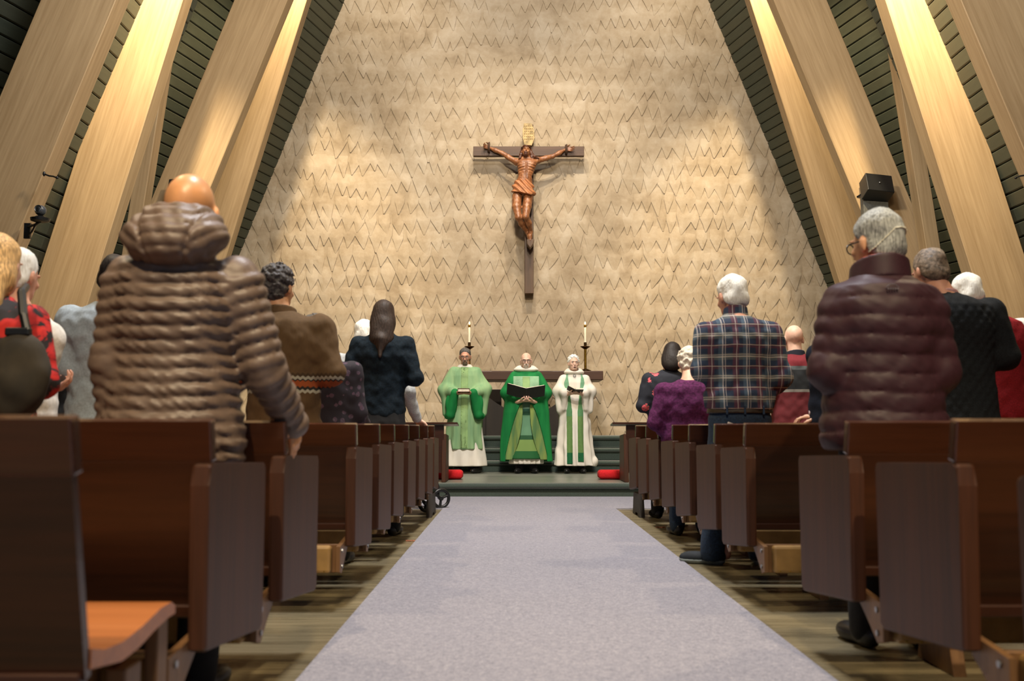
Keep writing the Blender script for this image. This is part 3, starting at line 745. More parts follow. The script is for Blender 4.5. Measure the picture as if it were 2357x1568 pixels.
class Fig:
    """one standing person in a frame whose origin is on the ground between the feet, facing +y"""
    def __init__(s, label, X, Y, H, hdx=0.0, hdy=0.03, sw=0.20, belly=0.0, face=0.0, arms='book', z0=0.0, headrot=(0, 0, 0), hsc=1.0, group=None, thin=1.0, dx=0.0):
        s.root = thing('person', label, 'person', (X, Y, z0), face, group)
        s.H = H; s.S = H-0.28; S = s.S; s.sw = sw; s.th = thin; s.R = rotm(*headrot); s.hsc = hsc
        s.hc = (hdx, hdy, H-0.117*hsc); s.hip = 0.50*H; s.belly = belly
        if arms == 'book':
            s.arms = [[(-sw+.012, 0, S-.062), (-sw-.05, -.02, S-.30), (-.09, .26, S-.26)], [(sw-.012, 0, S-.062), (sw+.05, -.02, S-.30), (.09, .26, S-.26)]]
        elif arms == 'down':
            s.arms = [[(-sw+.012, 0, S-.062), (-sw-.03, 0, S-.31), (-sw-.01, .05, S-.55)], [(sw-.012, 0, S-.062), (sw+.03, 0, S-.31), (sw+.01, .05, S-.55)]]
        else: s.arms = arms
        s.hands = []
    def bounds(s, z0=-0.02, pad=0.16):
        xs = [p[0] for a in s.arms for p in a]; ys = [p[1] for a in s.arms for p in a]
        return (min(xs+[-s.sw-.05, s.hc[0]-.13])-pad, min(ys+[-.22])-pad, z0), (max(xs+[s.sw+.05, s.hc[0]+.13])+pad, max(ys+[.20, s.hc[1]+.15])+pad, s.H+0.08)
    def torso(s, g, z_lo, fold=None, neck=True, hipx=0.0, flare=0.0):
        """g: how far the cloth stands off the body"""
        S = s.S; sw = s.sw; t = s.th; b = s.belly; hz = s.hip
        k = [(S+.035, s.hc[0]*.45, s.hc[1]*.5-.01, .062+g*.5, .060+g*.5), (S+.008, s.hc[0]*.2, 0, sw*.50+g*.5, .076+g*.6), (S-.028, 0, -.005, sw*.76+g*.6, .092+g), (S-.075, 0, -.005, sw*.90+g*.6, .108+g), (S-.16, 0, 0, sw*.90*t+g, .122+g), (S-.30, 0, .01, .150*t+b*.4+g, .108+b*.5+g), (hz+.06, 0, .01, .168*t+b*.4+g+hipx*.5, .118+b*.5+g), (hz-.04, 0, .0, .178*t+b*.3+g+hipx, .125+b*.4+g)]
        if z_lo < hz-.04: k.append((z_lo, 0, 0, .170*t+g+hipx+flare, .120+g+flare))
        k = [q for q in k if q[0] >= z_lo-1e-6]+([] if z_lo <= hz-.04 else [(z_lo, 0, 0, .160*t+b*.4+g+hipx*.5, .112+b*.5+g)])
        return loft(sorted(k), 2.25, fold=fold)
    def body(s, mat, h=0.011):
        hd = head_fn(s.hc, s.R, s.hsc); c = np.array(s.hc); S = s.S
        nb = tuple(c+s.R@np.array((0, -.018, -.05), np.float32)*s.hsc)
        fs = [s.torso(-.016, s.hip-.05), cone(nb, (s.hc[0]*.35, -.01, S-.01), .056*s.hsc, .062)]
        for a in s.arms: fs += [cone(a[0], a[1], .048, .040), cone(a[1], a[2], .038, .027)]
        for sx in (-1, 1): fs += [cone((sx*.085, 0, s.hip-.02), (sx*.095, .01, .27*s.H), .078, .055), cone((sx*.095, .01, .27*s.H), (sx*.10, -.01, .08), .052, .028), cone((sx*.10, -.02, .050), (sx*.10, .06, .035), .024, .018)]
        core = smin(fs, .03); hh = s.hands
        def f(p):
            d = smin2(core(p), hd(p), .012)
            for g in hh: d = smin2(d, g(p), .012)
            return d
        lo, hi = s.bounds(); return sdf_obj('body', f, lo, hi, h, mat, s.root)
    def hair(s, kind, mat, h=0.006, seed=0.0):
        f = hair_fn(s.hc, s.R, kind, s.hsc, seed); c = s.hc; lw = .40 if kind == 'long' else (.26 if kind == 'bob' else .13)
        return sdf_obj('hair', f, (c[0]-.15, c[1]-.25, c[2]-lw), (c[0]+.14, c[1]+.15, c[2]+.16), h, mat, s.root)
    def sleeves(s, r, cuff=0.93, g=0.0, quilt=None, k=.04, upto=1.0):
        fs = []
        for a in s.arms:
            a0, a1, a2 = [np.array(q, np.float32) for q in a]; e = a1+(a2-a1)*cuff
            L1 = float(np.linalg.norm(a1-a0)); L2 = float(np.linalg.norm(e-a1))
            def f(p, a0=a0, a1=a1, e=e, L1=L1, L2=L2):
                d1, t1 = _cn(p, a0, a1, r[0], r[1]); d2, t2 = _cn(p, a1, e, r[1], r[2])
                if quilt:
                    A, sp = quilt
                    d1 = d1-A*(np.abs(np.sin(math.pi*t1*L1/sp))**.6-.6); d2 = d2-A*(np.abs(np.sin(math.pi*(t2*L2+L1)/sp))**.6-.6)
                return smin2(d1, d2, .03)
            fs.append(f)
        return fs
    def top(s, name, mat, g=.018, hem=None, r=(.070, .058, .044), h=.011, cuff=.95, wrinkle=.004, seed=0.0, quilt=None, flare=0, hipx=0, k=.05, extra=None, collar=None, vest=False, cut=None):
        hem = s.hip-.10 if hem is None else hem
        T = s.torso(g, hem, flare=flare, hipx=hipx); A = [] if vest else s.sleeves(r, cuff, quilt=quilt and (quilt[0], quilt[1]))
        nk = np.array([s.hc[0]*.4, s.hc[1]*.5-.01, s.S+.10], np.float32)
        def f(p):
            d = T(p)
            if quilt:
                z = p[:, 2]+.005*np.sin(p[:, 0]*17+seed)+.0015*np.sin(p[:, 0]*50+z_w(p))
                d = d-quilt[0]*(np.abs(np.sin(math.pi*(z-hem)/quilt[1]))**quilt[3]-.6)
                if len(quilt) > 2: d = d+quilt[2]*np.sin((p[:, 0]*1.0+p[:, 2]*1.6)*125+2.5*np.sin(p[:, 0]*21+p[:, 2]*13))*np.abs(np.sin(math.pi*(z-hem)/quilt[1]))
            for a in A: d = smin2(d, a(p), k)
            if extra: d = extra(p, d)
            if wrinkle: d = d+wrinkle*wob(p, 26, seed)+wrinkle*.6*wob(p, 60, seed+3)
            q = p-nk; neckcut = .066+.0-np.sqrt(q[:, 0]**2+q[:, 1]**2)-.5*np.maximum(q[:, 2], -.2)*0
            d = smax2(d, np.minimum(neckcut, p[:, 2]-(s.S+.005)), .01) if collar is None else d
            if cut: d = cut(p, d)
            return d
        lo, hi = s.bounds(hem-.04); return sdf_obj(name, f, lo, hi, h, mat, s.root)
    def collar(s, name, mat, r=.072, z0=-.01, z1=.055, t=.007, tilt=.25, h=.006):
        c = np.array([s.hc[0]*.45, s.hc[1]*.5-.012, s.S], np.float32)
        def f(p):
            q = p-c; z = q[:, 2]+tilt*q[:, 1]; d = np.abs(np.sqrt(q[:, 0]**2+q[:, 1]**2)-(r+(.0)*z-(z-.02)*.12))-t
            return smax2(d, np.maximum(z-z1, z0-z), .006)
        return sdf_obj(name, f, (c[0]-r-.05, c[1]-r-.05, s.S+z0-.05), (c[0]+r+.05, c[1]+r+.05, s.S+z1+.05), h, mat, s.root)
    def trousers(s, mat, h=.013, r=.088, hemz=.02, name='trousers', feet=None):
        fs = [loft([(s.hip-.06, 0, 0, .150*s.th+s.belly*.3, .12+s.belly*.3), (s.hip+.0, 0, 0, .178*s.th+s.belly*.3, .130+s.belly*.4), (s.hip+.10, 0, 0, .158*s.th+s.belly*.4, .115+s.belly*.5)], 2.3)]
        feet = feet or [(-.10, 0), (.10, 0)]
        for sx, (fx, fy) in zip((-1, 1), feet): fs += [cone((sx*.085, 0, s.hip-.04), ((sx*.085+fx)/2, fy/2+.01, .27*s.H), r+.006, r-.016), cone(((sx*.085+fx)/2, fy/2+.01, .27*s.H), (fx, fy-.01, hemz+.05), r-.018, r-.028)]
        g = smin(fs, .03)
        f = lambda p: g(p)+.003*wob(p, 30, 1.0)
        return sdf_obj(name, f, (-.42, -.28, 0.02), (.42, .30, s.hip+.14), h, mat, s.root)
    def shoes(s, mat, feet=None, ang=(0.15, -0.15), h=.008, sole=None):
        feet = feet or [(-.10, 0), (.10, 0)]
        for (fx, fy), a in zip(feet, ang):
            R_ = rotm(0, a)
            def f(p, R_=R_, fx=fx, fy=fy):
                q = (p-np.array((fx, fy, 0), np.float32))@R_
                d = smin([ell((0, .10, .035), (.046, .10, .040)), ell((0, -.02, .048), (.040, .065, .055))], .03)(q)
                return smax2(d, -q[:, 2]+.002, .006)
            o = sdf_obj('shoe', f, (fx-.20, fy-.20, -.01), (fx+.20, fy+.24, .13), h, mat, s.root)
            if sole:
                def f2(p, f=f): return smax2(f(p)-.006, p[:, 2]-.030, .006)
                so = sdf_obj('sole', f2, (fx-.20, fy-.20, -.01), (fx+.20, fy+.24, .06), h, sole, o)
def z_w(p): return 2.0*np.sin(p[:, 2]*9)

def glasses(fig, mat, full=True):
    c = Vector(fig.hc); R_ = Matrix([list(map(float, r)) for r in fig.R]).to_4x4(); m = MB()
    for sx in (-1, 1):
        m.torus((sx*.032, .108, .003), .020, .0028, 'Y', 20, 6, 1.0)
        m.path([(sx*.052, .106, .008), (sx*.078, .070, .008), (sx*.084, -.01, .002)], .0026, 6)
    m.tube((-.012, .110, .006), (.012, .110, .006), .0026)
    o = m.build('glasses', mat, fig.root); o.matrix_local = Matrix.Translation(c) @ R_; return o
def face_bits(fig, brow=(70, 60, 52), beard=None, mouth=True):
    c = Vector(fig.hc); R_ = Matrix([list(map(float, r)) for r in fig.R]).to_4x4(); X = Matrix.Translation(c) @ R_
    ew = plain('eye_white', (225, 215, 205), 0.3, var=.02); ed = plain('eye_iris', (40, 32, 28), 0.3)
    for sx in (-1, 1):
        e = MB().ball((sx*.031, .082, .005), (.012, .011, .009), 12).build('eye', ew, fig.root, smooth=True); e.matrix_local = X
        i = MB().ball((sx*.031, .091, .004), (.0055, .0035, .0060), 10).build('iris', ed, e, smooth=True)
        b = MB().path([(sx*.014, .097, .024), (sx*.034, .096, .028), (sx*.052, .085, .023)], .0038, 6).build('eyebrow', plain('brow_%d' % brow[0], brow, .8), fig.root); b.matrix_local = X
    if mouth:
        o = MB().ball((0, .092, -.062), (.017, .007, .008), 14).build('mouth', plain('open_mouth', (70, 22, 20), .5), fig.root, smooth=True); o.matrix_local = X
    if beard:
        cc = np.array(fig.hc, np.float32); R2 = fig.R
        hf = head_fn(fig.hc, fig.R, fig.hsc)
        def f(p):
            q = (p-cc)@R2; x, y, z = q[:, 0], q[:, 1], q[:, 2]
            ring = np.maximum(np.maximum(np.abs(x)-.034, np.abs(z+.078)-.040), -(y-.045))
            ring = np.maximum(ring, -(np.sqrt((x/1.6)**2+((z+.062)*1.0)**2)-.0085))
            return smax2(hf(p)-.006+.0015*wob(q, 300), ring, .004)
        sdf_obj('beard', f, tuple(cc-.14), tuple(cc+.14), .0045, beard, fig.root)

# ------------------------------------------------------------------ cloth materials with patterns
def bands_mat(name, stops, base_noise=60, rough=.9, zig=None):
    """stops: (z, colour) bottom to top in figure coordinates, constant bands"""
    g = NG(name); z = g.sep(g.tc.outputs['Object'])[2]; x = g.sep(g.tc.outputs['Object'])[0]
    if zig: z = g.math('ADD', z, g.math('MULTIPLY', g.math('PINGPONG', x, zig), .8))
    f = g.math('MULTIPLY', z, 0.5)
    c = g.ramp(f, [(a*0.5, b) for a, b in stops], 'CONSTANT')
    n = g.noise(g.coord((1, 1, .5)), base_noise, 3); c = g.mix(g.math('MULTIPLY', n, .35), c, (20, 16, 14)); g.bump(n, .3, .004)
    return g.done(c, rough)
def plaid_mat():
    g = NG('blue_red_plaid_flannel'); o = g.sep(g.tc.outputs['Object'])
    def st(co, per, off, w):
        fr = g.math('FRACT', g.math('DIVIDE', g.math('ADD', co, 10+off), per)); return g.math('LESS_THAN', fr, w/per)
    n = g.noise(g.coord(), 9, 2); wx = g.math('ADD', o[0], g.math('MULTIPLY', n, .008)); wz = g.math('ADD', o[2], g.math('MULTIPLY', n, .010))
    c = g.mix(.5, (34, 48, 70), (34, 48, 70))
    c = g.mix(g.math('MULTIPLY', st(wz, .128, .03, .040), .55), c, (98, 104, 100))
    c = g.mix(g.math('MULTIPLY', st(wx, .140, .0, .036), .60), c, (96, 46, 60))
    c = g.mix(g.math('MULTIPLY', st(wz, .128, .085, .022), .55), c, (92, 46, 56))
    c = g.mix(g.math('MULTIPLY', st(wx, .140, .08, .026), .45), c, (84, 106, 122))
    for off, w in ((.060, .007), (.044, .004), (.120, .005)): c = g.mix(g.math('MULTIPLY', st(wx, .140, off, w), .5), c, (206, 196, 190))
    for off, w in ((.014, .007), (.0, .004), (.070, .004)): c = g.mix(g.math('MULTIPLY', st(wz, .128, off, w), .6), c, (206, 198, 182))
    return g.done(c, .9)
def floral_mat(name, base, spots, scale=7, thr=.22, dense=.45):
    g = NG(name); v = g.coord(); vv = g.n('ShaderNodeTexVoronoi'); g.nt.links.new(v, vv.inputs['Vector']); vv.inputs['Scale'].default_value = scale
    d = vv.outputs['Distance']; n = g.noise(v, 45, 3, .7); patch = g.noise(v, 3.2, 1)
    m = g.math('LESS_THAN', g.math('ADD', d, g.math('MULTIPLY', n, .35)), thr+.17); m = g.math('MULTIPLY', m, g.math('GREATER_THAN', patch, dense))
    sc = g.ramp(n, [(0.0, spots[0]), (.48, spots[1]), (.56, spots[2])], 'CONSTANT')
    c = g.mix(m, base, sc); return g.done(c, .85)
def weave(name, c, sc=120, var=.12, bump=.25, rough=.9): return plain(name, c, rough, var=var, scale=sc, bump=bump, spec=.2)

def at(cx, ty, Z, z0=0.0):
    p = P(cx, 985, Z); return p.x, P(cx, ty, Z).z-z0

# ---- bald man in the bronze quilted jacket (left foreground)
Z = 3.12; X, H = at(398, 398, Z)
px = lambda a, b, dy=0.0: (P(a, b, Z+dy).x-X, dy, P(a, b, Z+dy).z)
A = Fig('bald man seen from behind in a bronze brown quilted jacket with a hood, left foreground', X, Z, H, hdx=P(427, 450, Z).x-X, hdy=.05, sw=.185,
        arms=[[px(296, 640, 0), px(262, 830, -.01), px(262, 985, .03)], [px(545, 640, 0), px(608, 850, .04), px(675, 978, .20)]], headrot=(-.15, .12, 0), hsc=1.05)
w = Vector(px(672, 962, .20)); A.hands = [hand(w, (.12, .25, -1), (-1, .1, 0.1), -1, .45, 1.0), hand(A.arms[0][2], (.5, .7, .1), (0, 0, 1), 1, .4)]
A.body(plain('skin_warm_orange', (216, 156, 108), .38, var=.05, scale=18, bump=.04, spec=.5), h=.0075)  # one even warm orange skin colour
puff = plain('bronze_quilted_nylon', (108, 90, 78), .48, var=.06, scale=40, spec=.5)
A.top('puffer_jacket', puff, g=.032, hem=.70, r=(.080, .066, .050), h=.0085, quilt=(.0150, .043, .0030, .5), wrinkle=.002, seed=1.3, k=.03, hipx=.012, cuff=.96)
hc = np.array((P(425, 545, Z).x-X, -.105, P(425, 555, Z).z), np.float32)
def hood(p):
    q = p-hc
    d = smin([ell((0, .02, .0), (.165, .115, .070)), ell((0, .07, .055), (.125, .115, .06)), ell((0, .0, -.045), (.125, .095, .060))], .05)(p-hc)
    s_ = np.where(np.abs(q[:, 0]) < .075, q[:, 2]*1.0+q[:, 1]*.25, q[:, 2]*.8-np.abs(q[:, 0])*.55)
    d = d-.0085*(np.abs(np.sin(math.pi*s_/.038))**.5-.6)
    d = d-.0016*np.sin(q[:, 0]*110+q[:, 2]*60)
    seam = np.abs(np.abs(q[:, 0])-.078-.3*q[:, 2]); d = d+.007*np.exp(-(seam/.006)**2)
    inner = ell((0, .09, .09), (.085, .10, .10))(p-hc); return smax2(d, -inner, .02)
sdf_obj('hood', hood, tuple(hc-.26), tuple(hc+.26), .0065, puff, A.root)
A.trousers(M['blacktrouser'], h=.02); A.shoes(M['shoe'], h=.012)

# ---- grey-haired person in the burgundy puffer coat (right foreground)
Z = 3.84; X, H = at(2036, 484, Z)
px = lambda a, b, dy=0.0: (P(a, b, Z+dy).x-X, dy, P(a, b, Z+dy).z)
B = Fig('silver-haired person in a dark burgundy puffer coat, white mask strap round the head', X, Z, H, hdx=P(2028, 540, Z).x-X, hdy=.05, sw=.20,
        arms=[[px(1940, 700, 0), px(1908, 850, -.02), px(1985, 900, .26)], [px(2128, 705, 0), px(2160, 855, -.02), px(2090, 890, .26)]], headrot=(-.12, .45, 0), hsc=1.05, belly=.03)
B.body(SKIN['tan'], h=.011); B.hair('short', HAIR['silver'], seed=2.0)
burg = plain('burgundy_quilted_nylon', (54, 29, 36), .55, var=.06, scale=40, spec=.35)
def hemflap(p, d): return smin2(d, cone(px(1925, 960, -.02), px(1925, 1000, .0), .075, .085)(p), .05)
B.top('puffer_coat', burg, g=.040, hem=.735, r=(.086, .074, .055), h=.009, quilt=(.011, .072, .0006, .36), wrinkle=.003, seed=.4, k=.035, hipx=.015, extra=None)
B.collar('coat_collar', burg, r=.098, z0=-.03, z1=.065, t=.018, tilt=.3)
B.collar('scarf', plain('red_flecked_scarf', (150, 66, 48), .95, var=.4, scale=120, bump=.5), r=.078, z0=.02, z1=.085, t=.012, tilt=.2)
hf = hair_fn(B.hc, B.R, 'short', B.hsc, 2.0)
def strap(p):
    q = (p-np.array(B.hc, np.float32))@B.R
    return np.maximum(np.abs(hf(p)-.002)-.0035, np.abs(q[:, 2]-.022+.25*(q[:, 1]+.1)+.9*np.maximum(-q[:, 0]-.02, 0))-.0035)
sdf_obj('mask_strap', strap, tuple(np.array(B.hc)-.16), tuple(np.array(B.hc)+.18), .004, plain('white_elastic', (214, 210, 190), .7), B.root)
glasses(B, M['black'])
lg = plain('grey_embroidery', (96, 88, 96), .7)
p0 = Vector(px(2057, 660, -.165)); m = MB()
m.path([p0+Vector((-.022, .012, 0)), p0+Vector((-.008, .002, .012)), p0+Vector((.004, .002, .010)), p0+Vector((.022, .006, 0))], .0016, 5)
for k in range(5): m.box(p0+Vector((-.018+.009*k, .006, -.006)), (.005, .004, .006))
m.build('coat_emblem', lg, B.root)
B.trousers(M['blacktrouser'], h=.02); B.shoes(M['shoe'], h=.012)

# ---- man in plaid shirt and jeans
Z = 6.12; X, H = at(1703, 634, Z)
Cc = Fig('white-haired man seen from behind in a blue and red plaid shirt and jeans', X, Z, H, hdx=P(1690, 670, Z).x-X, hdy=.07, sw=.212, headrot=(-.25, .35, 0), hsc=1.08, belly=.02,
         arms=[[(-.200, 0, H-.36), (-.225, -.01, H-.59), (-.06, .25, H-.60)], [(.200, 0, H-.36), (.250, -.03, H-.63), (.15, .22, H-.74)]])
Cc.body(SKIN['ruddy']); Cc.hair('short', HAIR['white'], seed=.7, h=.007)
plaid = plaid_mat()
def blouse(p, d): return d-.016*np.exp(-((p[:, 2]-(Cc.hip+.13))/.07)**2)
Cc.top('plaid_shirt', plaid, g=.022, hem=Cc.hip+.055, r=(.076, .066, .050), h=.0095, wrinkle=.006, seed=2.2, extra=blouse)
Cc.collar('shirt_collar', plaid, r=.072, z0=-.0, z1=.078, t=.007)
Cc.trousers(M['jeans'], r=.098, feet=[(-.19, -.02), (.10, .0)], h=.011)
T_ = smin([loft([(Cc.hip-.06, 0, 0, .157, .127), (Cc.hip, 0, 0, .184, .136), (Cc.hip+.10, 0, 0, .164, .121)], 2.3)], .03)
blt = plain('brown_leather_belt', (52, 40, 26), .5)
sdf_obj('belt', lambda p: np.maximum(np.abs(T_(p)-.010)-.006, np.abs(p[:, 2]-(Cc.hip+.045))-.019), (-.25, -.2, Cc.hip-.0), (.25, .2, Cc.hip+.09), .006, blt, Cc.root)
for xx in (-.105, .0, .115): MB().box((xx, -.146+.16*abs(xx)**1.2, Cc.hip+.043), (.012, .010, .052), bev=.002, seg=1).build('belt_loop', M['jeans'], Cc.root)
for xx in (-.085, .095):
    MB().prism([(xx-.06, Cc.hip-.055), (xx+.06, Cc.hip-.05), (xx+.052, Cc.hip-.17), (xx, Cc.hip-.19), (xx-.052, Cc.hip-.17)], -.158, -.140, 'Y', bev=.003).build('back_pocket', M['jeans'], Cc.root)
MB().box((-.075, -.158, Cc.hip-.052), (.075, .008, .03), rot=Matrix.Rotation(.35, 4, 'Y')).build('pocket_handkerchief', plain('crumpled_white_paper', (214, 206, 198), .8), Cc.root)
Cc.shoes(plain('black_canvas', (24, 32, 40), .8), feet=[(-.19, -.02), (.10, 0)], ang=(1.15, -.2), sole=plain('grey_rubber_sole', (120, 128, 126), .7))

# ---- bald man with striped jumper
Z = 8.46; X, H = at(1836, 749, Z); fy = lambda y, Z: P(1200, y, Z).z
Dd = Fig('bald man seen from behind in a red and navy striped jumper', X, Z, H, hdx=P(1829, 780, Z).x-X, sw=.19, headrot=(-.1, 0, 0), belly=.04)
Dd.body(SKIN['pale'])
Dd.top('striped_jumper', bands_mat('striped_jersey', [(0, (104, 26, 34)), (fy(905, Z), (150, 146, 138)), (fy(899, Z), (36, 40, 44)), (fy(855, Z), (96, 104, 106)), (fy(846, Z), (122, 28, 40))]), g=.03, hem=.74, wrinkle=.005, seed=.5, h=.013)
Dd.collar('navy_collar', plain('navy_cotton', (26, 30, 44), .9), r=.075, z1=.05); Dd.trousers(M['blacktrouser'], h=.02); Dd.shoes(M['shoe'], h=.014)

# ---- woman with dark shoulder-length hair, floral blouse
Z = 9.18; X, H = at(1536, 790, Z)
E = Fig('dark-haired woman seen from behind in a navy blouse with pink flowers', X, Z, H, hdx=P(1549, 830, Z).x-X, sw=.175, headrot=(-.35, -.2, 0), thin=.95)
E.body(SKIN['pale'], h=.013); E.hair('bob', HAIR['dark'], h=.009)
E.top('floral_blouse', floral_mat('navy_floral_cloth', (22, 26, 38), ((214, 100, 110), (190, 54, 66), (80, 110, 98)), 8, .30, .30), g=.022, hem=.78, wrinkle=.004, h=.013)
E.trousers(M['blacktrouser'], h=.022); E.shoes(M['shoe'], h=.014)

# ---- leaning white-haired person in purple
Z = 7.74; X, H = at(1585, 800, Z)
F_ = Fig('white-haired person seen from behind in a purple pleated shirt, next to the plaid shirt', X, Z, H, hdx=P(1592, 835, Z).x-X, hdy=.12, sw=.20, headrot=(-.3, 0, 0), belly=.02,
         arms=[[(-.19, 0, H-.34), (-.26, -.02, H-.59), (-.14, .2, H-.66)], [(.19, 0, H-.34), (.25, -.02, H-.6), (.1, .25, H-.6)]])
F_.body(SKIN['light'], h=.013); F_.hair('curly', HAIR['warmwhite'], h=.009, seed=4)
F_.top('purple_shirt', weave('purple_crinkle_cloth', (80, 34, 72), 60, .2, .5), g=.030, hem=.68, wrinkle=.007, seed=3, h=.013)
F_.trousers(M['jeans'], h=.02); F_.shoes(M['shoe'], h=.014)

# ---- man in dark cable sweater
Z = 5.30; X, H = at(2206, 573, Z)
G = Fig('grey-haired man seen from behind in a black cable-knit sweater, right of the burgundy coat', X, Z, H, hdx=P(2150, 620, Z).x-X, hdy=.06, sw=.205, headrot=(-.3, .3, 0), belly=.02)
G.body(SKIN['ruddy']); G.hair('short', plain('hair_taupe', (112, 98, 84), .6, var=.35, scale=60, bump=.4), seed=5.0, h=.007)
def cable(p, d):
    u = p[:, 0]*1.0; v = p[:, 2]; k = 2*math.pi/.052
    return d-.006*np.abs(np.sin(k*.5*(u+v*.8))*np.sin(k*.5*(u-v*.8)))*(np.abs(u) < .17)
G.top('cable_sweater', weave('black_wool', (26, 29, 32), 160, .25, .3), g=.030, hem=G.hip-.06, r=(.082, .070, .052), wrinkle=.003, extra=cable, h=.0085)
G.collar('shirt_collar', plain('pink_striped_cotton', (196, 150, 150), .9), r=.068, z0=.01, z1=.045); G.trousers(M['darkgreen_trouser'], h=.016); G.shoes(M['shoe'], h=.014)

# ---- white-haired man in the red vest
Z = 6.12; X, H = at(2296, 630, Z)
Hh = Fig('white-haired man at the right picture edge in a red knitted vest over a white shirt', X, Z, H, hdx=P(2238, 680, Z).x-X, hdy=.08, sw=.185, headrot=(-.3, .3, 0), belly=.01)
Hh.body(SKIN['light']); Hh.hair('short', HAIR['white'], seed=1, h=.008)
wshirt = weave('white_shirt_cotton', (222, 218, 212), 80, .05, .2)
Hh.top('white_shirt', wshirt, g=.018, hem=Hh.hip, r=(.072, .062, .046), wrinkle=.005, h=.012)
Hh.top('red_vest', weave('red_knit', (130, 28, 34), 150, .15, .3), g=.034, hem=Hh.hip-.01, wrinkle=.003, vest=True, h=.010)
Hh.trousers(M['khaki'], h=.014, r=.094); Hh.shoes(M['shoe'], h=.014)

# ---- man in brown cardigan with knitted bands
Z = 5.32; X, H = at(652, 612, Z)
I = Fig('dark curly-haired man seen from behind in a brown cardigan with white and orange knitted bands', X, Z, H, hdx=P(636, 655, Z).x-X, hdy=.04, sw=.20, headrot=(-.1, -.35, 0))
I.body(SKIN['tan']); I.hair('curly', HAIR['salt'] if False else plain('hair_greying_dark', (58, 54, 54), .6, var=.5, scale=70, bump=.4), h=.006, seed=1)
z = lambda y: fy(y, Z)
I.top('banded_cardigan', bands_mat('banded_knit', [(0, (92, 66, 36)), (z(905), (186, 180, 160)), (z(897), (40, 36, 32)), (z(893), (164, 78, 30)), (z(879), (40, 36, 32)), (z(875), (186, 180, 160)), (z(867), (78, 58, 34)), (z(860), (104, 78, 46))], zig=.012), g=.028, hem=I.hip-.12, r=(.082, .072, .052), h=.0095, wrinkle=.005, seed=1)
I.collar('cardigan_collar', plain('brown_knit', (96, 72, 44), .9), r=.074, z1=.045, t=.010); I.trousers(M['blacktrouser'], h=.02); I.shoes(M['shoe'], h=.014)

# ---- short woman with curly grey hair and glasses
Z = 6.08; X, H = at(752, 728, Z)
J = Fig('short woman with curly grey hair and glasses in a dark purple mottled top', X, Z, H, hdx=P(727, 765, Z).x-X, hdy=.03, sw=.155, headrot=(-.05, -.75, 0), hsc=.95, thin=.95,
        arms=[[(-.15, 0, H-.34), (-.2, -.02, H-.58), (-.09, .24, H-.56)], [(.15, .0, H-.34), (.185, .0, H-.60), (.20, .18, H-.66)]])
J.hands = [hand((.20, .18, H-.665), (.2, .6, -.6), (-.3, -.6, -.6), -1, .4, .95)]
J.body(SKIN['tan'], h=.009); J.hair('curly', HAIR['salt'], h=.0065, seed=6); glasses(J, plain('brown_glasses', (90, 60, 40), .4))
J.top('mottled_top', floral_mat('mottled_purple_cloth', (38, 32, 42), ((92, 66, 82), (74, 60, 78), (104, 92, 104)), 22, .32, .38), g=.022, hem=.70, r=(.066, .056, .044), wrinkle=.004, h=.0105)
J.trousers(M['blacktrouser'], h=.02); J.shoes(M['shoe'], h=.014)

# ---- man in pale shirt with white cap of hair
Z = 8.42; X, H = at(830, 738, Z)
K = Fig('white-haired man in a pale grey linen shirt, half hidden behind the long-haired woman', X, Z, H, hdx=P(838, 775, Z).x-X, hdy=.05, sw=.20, headrot=(-.2, -.3, 0),
        arms=[[(-.19, 0, H-.34), (-.24, -.02, H-.59), (-.10, .25, H-.6)], [(.19, 0, H-.34), (P(938, 905, 8.42).x-X, .02, P(938, 900, 8.42).z), (P(958, 968, 8.55).x-X, .18, P(958, 968, 8.5).z+.01)]])
K.hands = [hand(K.arms[1][2], (.3, .5, -.4), (0, -.3, -1), -1, .4)]
K.body(SKIN['pale'], h=.011); K.hair('short', HAIR['white'], seed=9, h=.008)
K.top('linen_shirt', weave('pale_grey_linen', (170, 174, 178), 90, .08, .25), g=.022, hem=.78, wrinkle=.007, seed=6, h=.012)
K.trousers(M['khaki'], h=.02); K.shoes(M['shoe'], h=.014)

# ---- long-haired woman
Z = 7.72; X, H = at(878, 693, Z)
L = Fig('woman seen from behind with long straight dark brown hair and a dark teal linen shirt', X, Z, H, hdx=P(882, 735, Z).x-X, hdy=.03, sw=.20, headrot=(-.1, 0, 0), thin=.95, hsc=1.05,
        arms=[[(-.185, 0, H-.345), (-.255, -.03, H-.60), (-.06, .25, H-.55)], [(.185, 0, H-.345), (.255, -.03, H-.60), (.06, .25, H-.56)]])
L.body(SKIN['light']); L.hair('long', HAIR['brown'], h=.007)
L.top('linen_shirt', weave('dark_teal_linen', (20, 31, 40), 70, .2, .4), g=.022, hem=L.hip-.0, r=(.070, .064, .046), wrinkle=.006, seed=5, h=.010)
L.top('black_skirt', M['blacktrouser'], g=.016, hem=.14, vest=True, wrinkle=.003, h=.016, cut=lambda p, d: np.maximum(d, p[:, 2]-(L.hip+.05))); L.trousers(M['blacktrouser'], h=.02); L.shoes(M['shoe'], h=.014)

